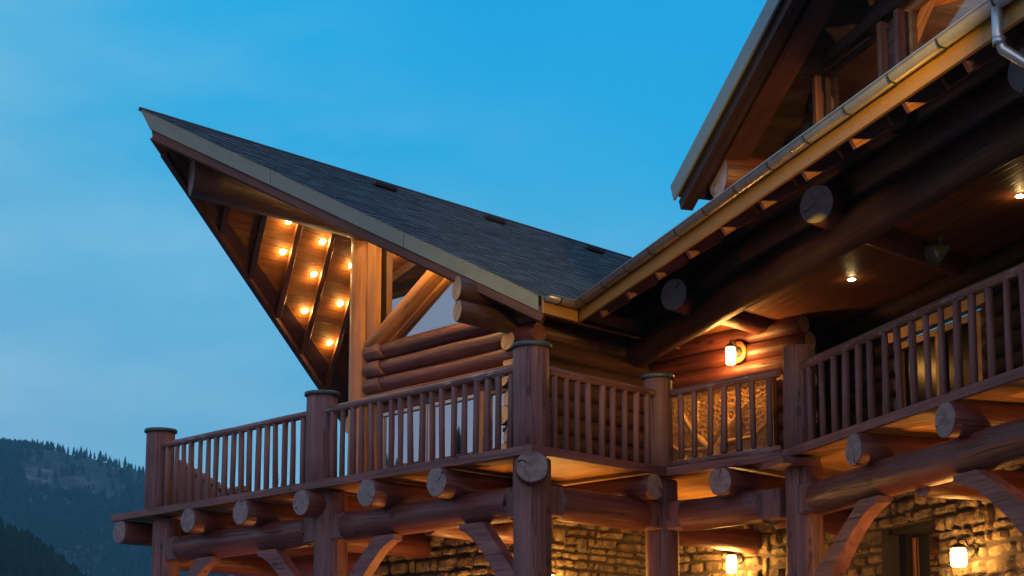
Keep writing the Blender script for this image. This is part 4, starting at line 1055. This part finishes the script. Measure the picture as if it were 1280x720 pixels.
wall_lantern(W(2.32, 2.55, -1.35), -A, 'lantern on the stone side wall hidden behind the corner post', 52)
wall_lantern(W(5.55, 3.3, -.98), A, 'lantern on the far stone wall under the left of the balcony', 60)
wall_lantern(WG(5.2, PI_-.10, -1.3), -H, 'lantern on the stone wall beyond the right edge of the picture', 60)
wall_lantern(W(2.9, WB-.10, -2.15), -B, 'lantern low on the stone wall under the long railing, below the picture', 50)
def uplight(p, label, power):
    U = thing('ground_uplight', p, label, 'uplight', 'uplights on the paving under the balcony'); M = Matrix.Translation(p)
    lathe('housing', [(0, 0), (.075, 0), (.075, .09), (.065, .10), (.06, .085), (0, .085)], M, M_iron, U, 20)
    lathe('lens', [(0, .088), (.058, .088), (.058, .092), (0, .094)], M, M_lant, U, 20)
    lamp('lamp_light', p+UP*.13, power, U, .05, col=(1, .38, .05), spot=radians(110), blend=.8, aim=UP)
PV = -3.455
uplight(WG(2.7, .62, PV), 'uplight on the paving between the two rightmost braces', 120)
uplight(W(2.3, .95, PV), 'uplight on the paving under the long railing', 120)
uplight(W(6.2, 1.1, PV), 'uplight on the paving under the outermost railing', 110)
uplight(W(-.65, 3.5, PV), 'uplight on the paving in front of the inner stone wall', 70)
uplight(W(1.1, 1.6, PV), 'uplight on the paving behind the big corner post', 100)
# light in the upper room
rl = thing('pendant_lamp', WG(3.6, 1.2, 4.0), 'small pendant lamp lighting the timbered upper room', 'lamp')
lathe('lamp_shade', [(.03, .10), (.10, .0), (.11, -.02), (.10, -.02), (.03, .08)], Matrix.Translation(WG(3.6, 1.2, 4.0)), M_iron, rl)
tube('cord', [WG(3.6, 1.2, 4.08), WG(3.6, 1.2, 4.62)], .006, M_iron, rl, 6)
lamp('lamp_light', WG(3.2, 1.1, 3.7), 34, rl, .05, col=(1, .50, .16))
# tall courtyard lamp just out of frame at the upper right, level with the gutter
pb_ = WG(9.6, -2.45, 0); pb_.z = gz(pb_.x, pb_.y); hz_ = ZD+2.10-pb_.z
cl = thing('street_lamp', pb_, 'tall warm courtyard lamp beside the right eave, outside the picture', 'lamp')
Mc = Matrix.Translation(pb_)
lathe('pole', [(.0, 0), (.10, 0), (.10, .3), (.055, .4), (.040, hz_-.1), (0, hz_-.1)], Mc, M_iron, cl)
lathe('lamp_head', [(0, hz_+.22), (.04, hz_+.20), (.15, hz_+.10), (.15, hz_+.06), (0, hz_+.08)], Mc, M_iron, cl)
lathe('globe', [(0, hz_-.09), (.07, hz_-.09), (.10, hz_-.03), (.09, hz_+.05), (0, hz_+.06)], Mc, M_lant, cl)
pl_ = pb_+UP*hz_+(G*.05-H*.16)
lamp('lamp_light', pl_+G*.12, 1350, cl, .06, col=(1, .56, .05), spot=radians(30), blend=.8, aim=(WG(3.0, -1.72, 2.42)-pl_))
# hanging floodlight under the porch ceiling
fl = thing('floodlight', WG(1.55, 1.3, 2.32), 'unlit hooded floodlight with a small hook under the porch ceiling', 'floodlight')
M = Matrix.Translation(WG(1.55, 1.3, 2.14)) @ frame_from((H*-.8-UP*.5))
M_fl = plain('olive_metal', (.20, .20, .09), .5, .2)
lathe('hood', [(.02, -.12), (.05, -.12), (.06, -.06), (.12, .10), (.125, .12), (.115, .11), (.045, -.05), (.02, -.05)], M, M_fl, fl)
lathe('reflector', [(0, -.02), (.05, .0), (.10, .09), (0, .07)], M, M_gut, fl)
tube('hook', [WG(1.55, 1.3, 2.34), WG(1.55, 1.3, 2.27), WG(1.61, 1.27, 2.24), WG(1.65, 1.27, 2.27), WG(1.66, 1.27, 2.31)], .010, M_fl, fl, 8)
tube('stem', [WG(1.55, 1.3, 2.34), WG(1.55, 1.32, 2.18)], .014, M_fl, fl, 8)

# ================================================================ THINGS BEYOND THE RAILING
# stepped palisade climbing down behind the outer railing
M_beamR = wood('palisade_red', (.20, .075, .055), (.30, .12, .09), 'Z', .5)
pl = thing('log_palisade', W(9.1, 1.2, 0), 'stepped red-brown palisade descending behind the outermost railing', 'fence')
for k in range(15):
    tt = k/14; a_ = 9.10-1.45*tt; zt_ = 1.00-.66*tt
    log('palisade_log', W(a_, 1.2, -.01), W(a_, 1.2, zt_), .05, .048, pl, [M_beamR, M_black], seg=12)
    if k % 2 == 0: log('rail_peg', W(a_, 1.10, zt_-.06), W(a_, 1.22, zt_-.06), .035, .035, pl, [M_black, M_black], seg=10)
beam('low_cap', W(7.62, 1.15, .36), W(7.25, 1.15, .36), .10, .05, pl, M_honeyX)
for a_ in (7.58, 7.46, 7.34): log('palisade_log', W(a_, 1.2, -.01), W(a_, 1.2, .33), .05, .05, pl, [M_beamR, M_black], seg=12)
def bare_tree(x, y, h, label, seed):
    rr = random.Random(seed); T_ = thing('bare_tree', Vector((x, y, gz(x, y))), label, 'tree', None)
    bm = bmesh.new(); tr_ = bmesh.new()
    def lim(bm, p, d, L, r, lev):
        n_ = 3; pts = [p]; dd = d.copy()
        for k in range(n_):
            dd = (dd+Vector((rr.uniform(-.2, .2), rr.uniform(-.2, .2), rr.uniform(-.05, .15)))).normalized(); pts.append(pts[-1]+dd*L/n_)
        prev = None
        for k, q_ in enumerate(pts):
            rad = r*(1-.55*k/n_); x_ = Vector((1, 0, 0)) if abs(dd.x) < .9 else Vector((0, 1, 0)); y_ = dd.cross(x_).normalized(); x_ = y_.cross(dd)
            ring = [bm.verts.new(q_+(x_*cos(s*pi*.5)+y_*sin(s*pi*.5))*rad) for s in range(4)]
            if prev:
                for s in range(4): bm.faces.new((prev[s], prev[(s+1) % 4], ring[(s+1) % 4], ring[s]))
            prev = ring
        if lev > 0:
            for k in range(rr.randint(4, 6)):
                bp = pts[rr.randint(1, n_)]; nd = (dd+Vector((rr.uniform(-.9, .9), rr.uniform(-.9, .9), rr.uniform(-.1, .7)))).normalized()
                lim(bm if lev < 4 else cr, bp, nd, L*rr.uniform(.5, .7), r*.42, lev-1)
    cr = bmesh.new()
    lim(tr_, Vector((0, 0, -.2)), UP, h*.42, h*.018, 4)
    M = Matrix.Translation((x, y, gz(x, y)))
    put('trunk', bm2me(tr_, 'trunk'), M, M_barkk, T_); put('crown', bm2me(cr, 'crown'), M, M_barkk, T_); bm.free()
bare_tree(-7.9, 55, 10.6, 'leafless tree whose twigs show through the railing', 4)

# ================================================================ HAZE
bm = bmesh.new(); bmesh.ops.create_cube(bm, size=1)
for v in bm.verts: v.co = Vector((v.co.x*3500+0, v.co.y*2900+ 800, v.co.z*420+205))
hz = put('haze', bm2me(bm, 'haze'), Matrix(), None or MATS['meadow_ground'])
mh_ = bpy.data.materials.new('haze_air'); mh_.use_nodes = True; t = mh_.node_tree; t.nodes.clear()
pv = N(t, 'ShaderNodeVolumePrincipled'); pv.inputs['Density'].default_value = 2.2e-4; pv.inputs['Color'].default_value = (.28, .74, .95, 1)
om = N(t, 'ShaderNodeOutputMaterial'); t.links.new(pv.outputs[0], om.inputs['Volume'])
hz.data.materials.clear(); hz.data.materials.append(mh_); hz['kind'] = 'stuff'; hz['label'] = 'thin blue evening haze over the valley'; hz['category'] = 'haze'
USE_HAZE = True
if not USE_HAZE: bpy.data.objects.remove(hz)
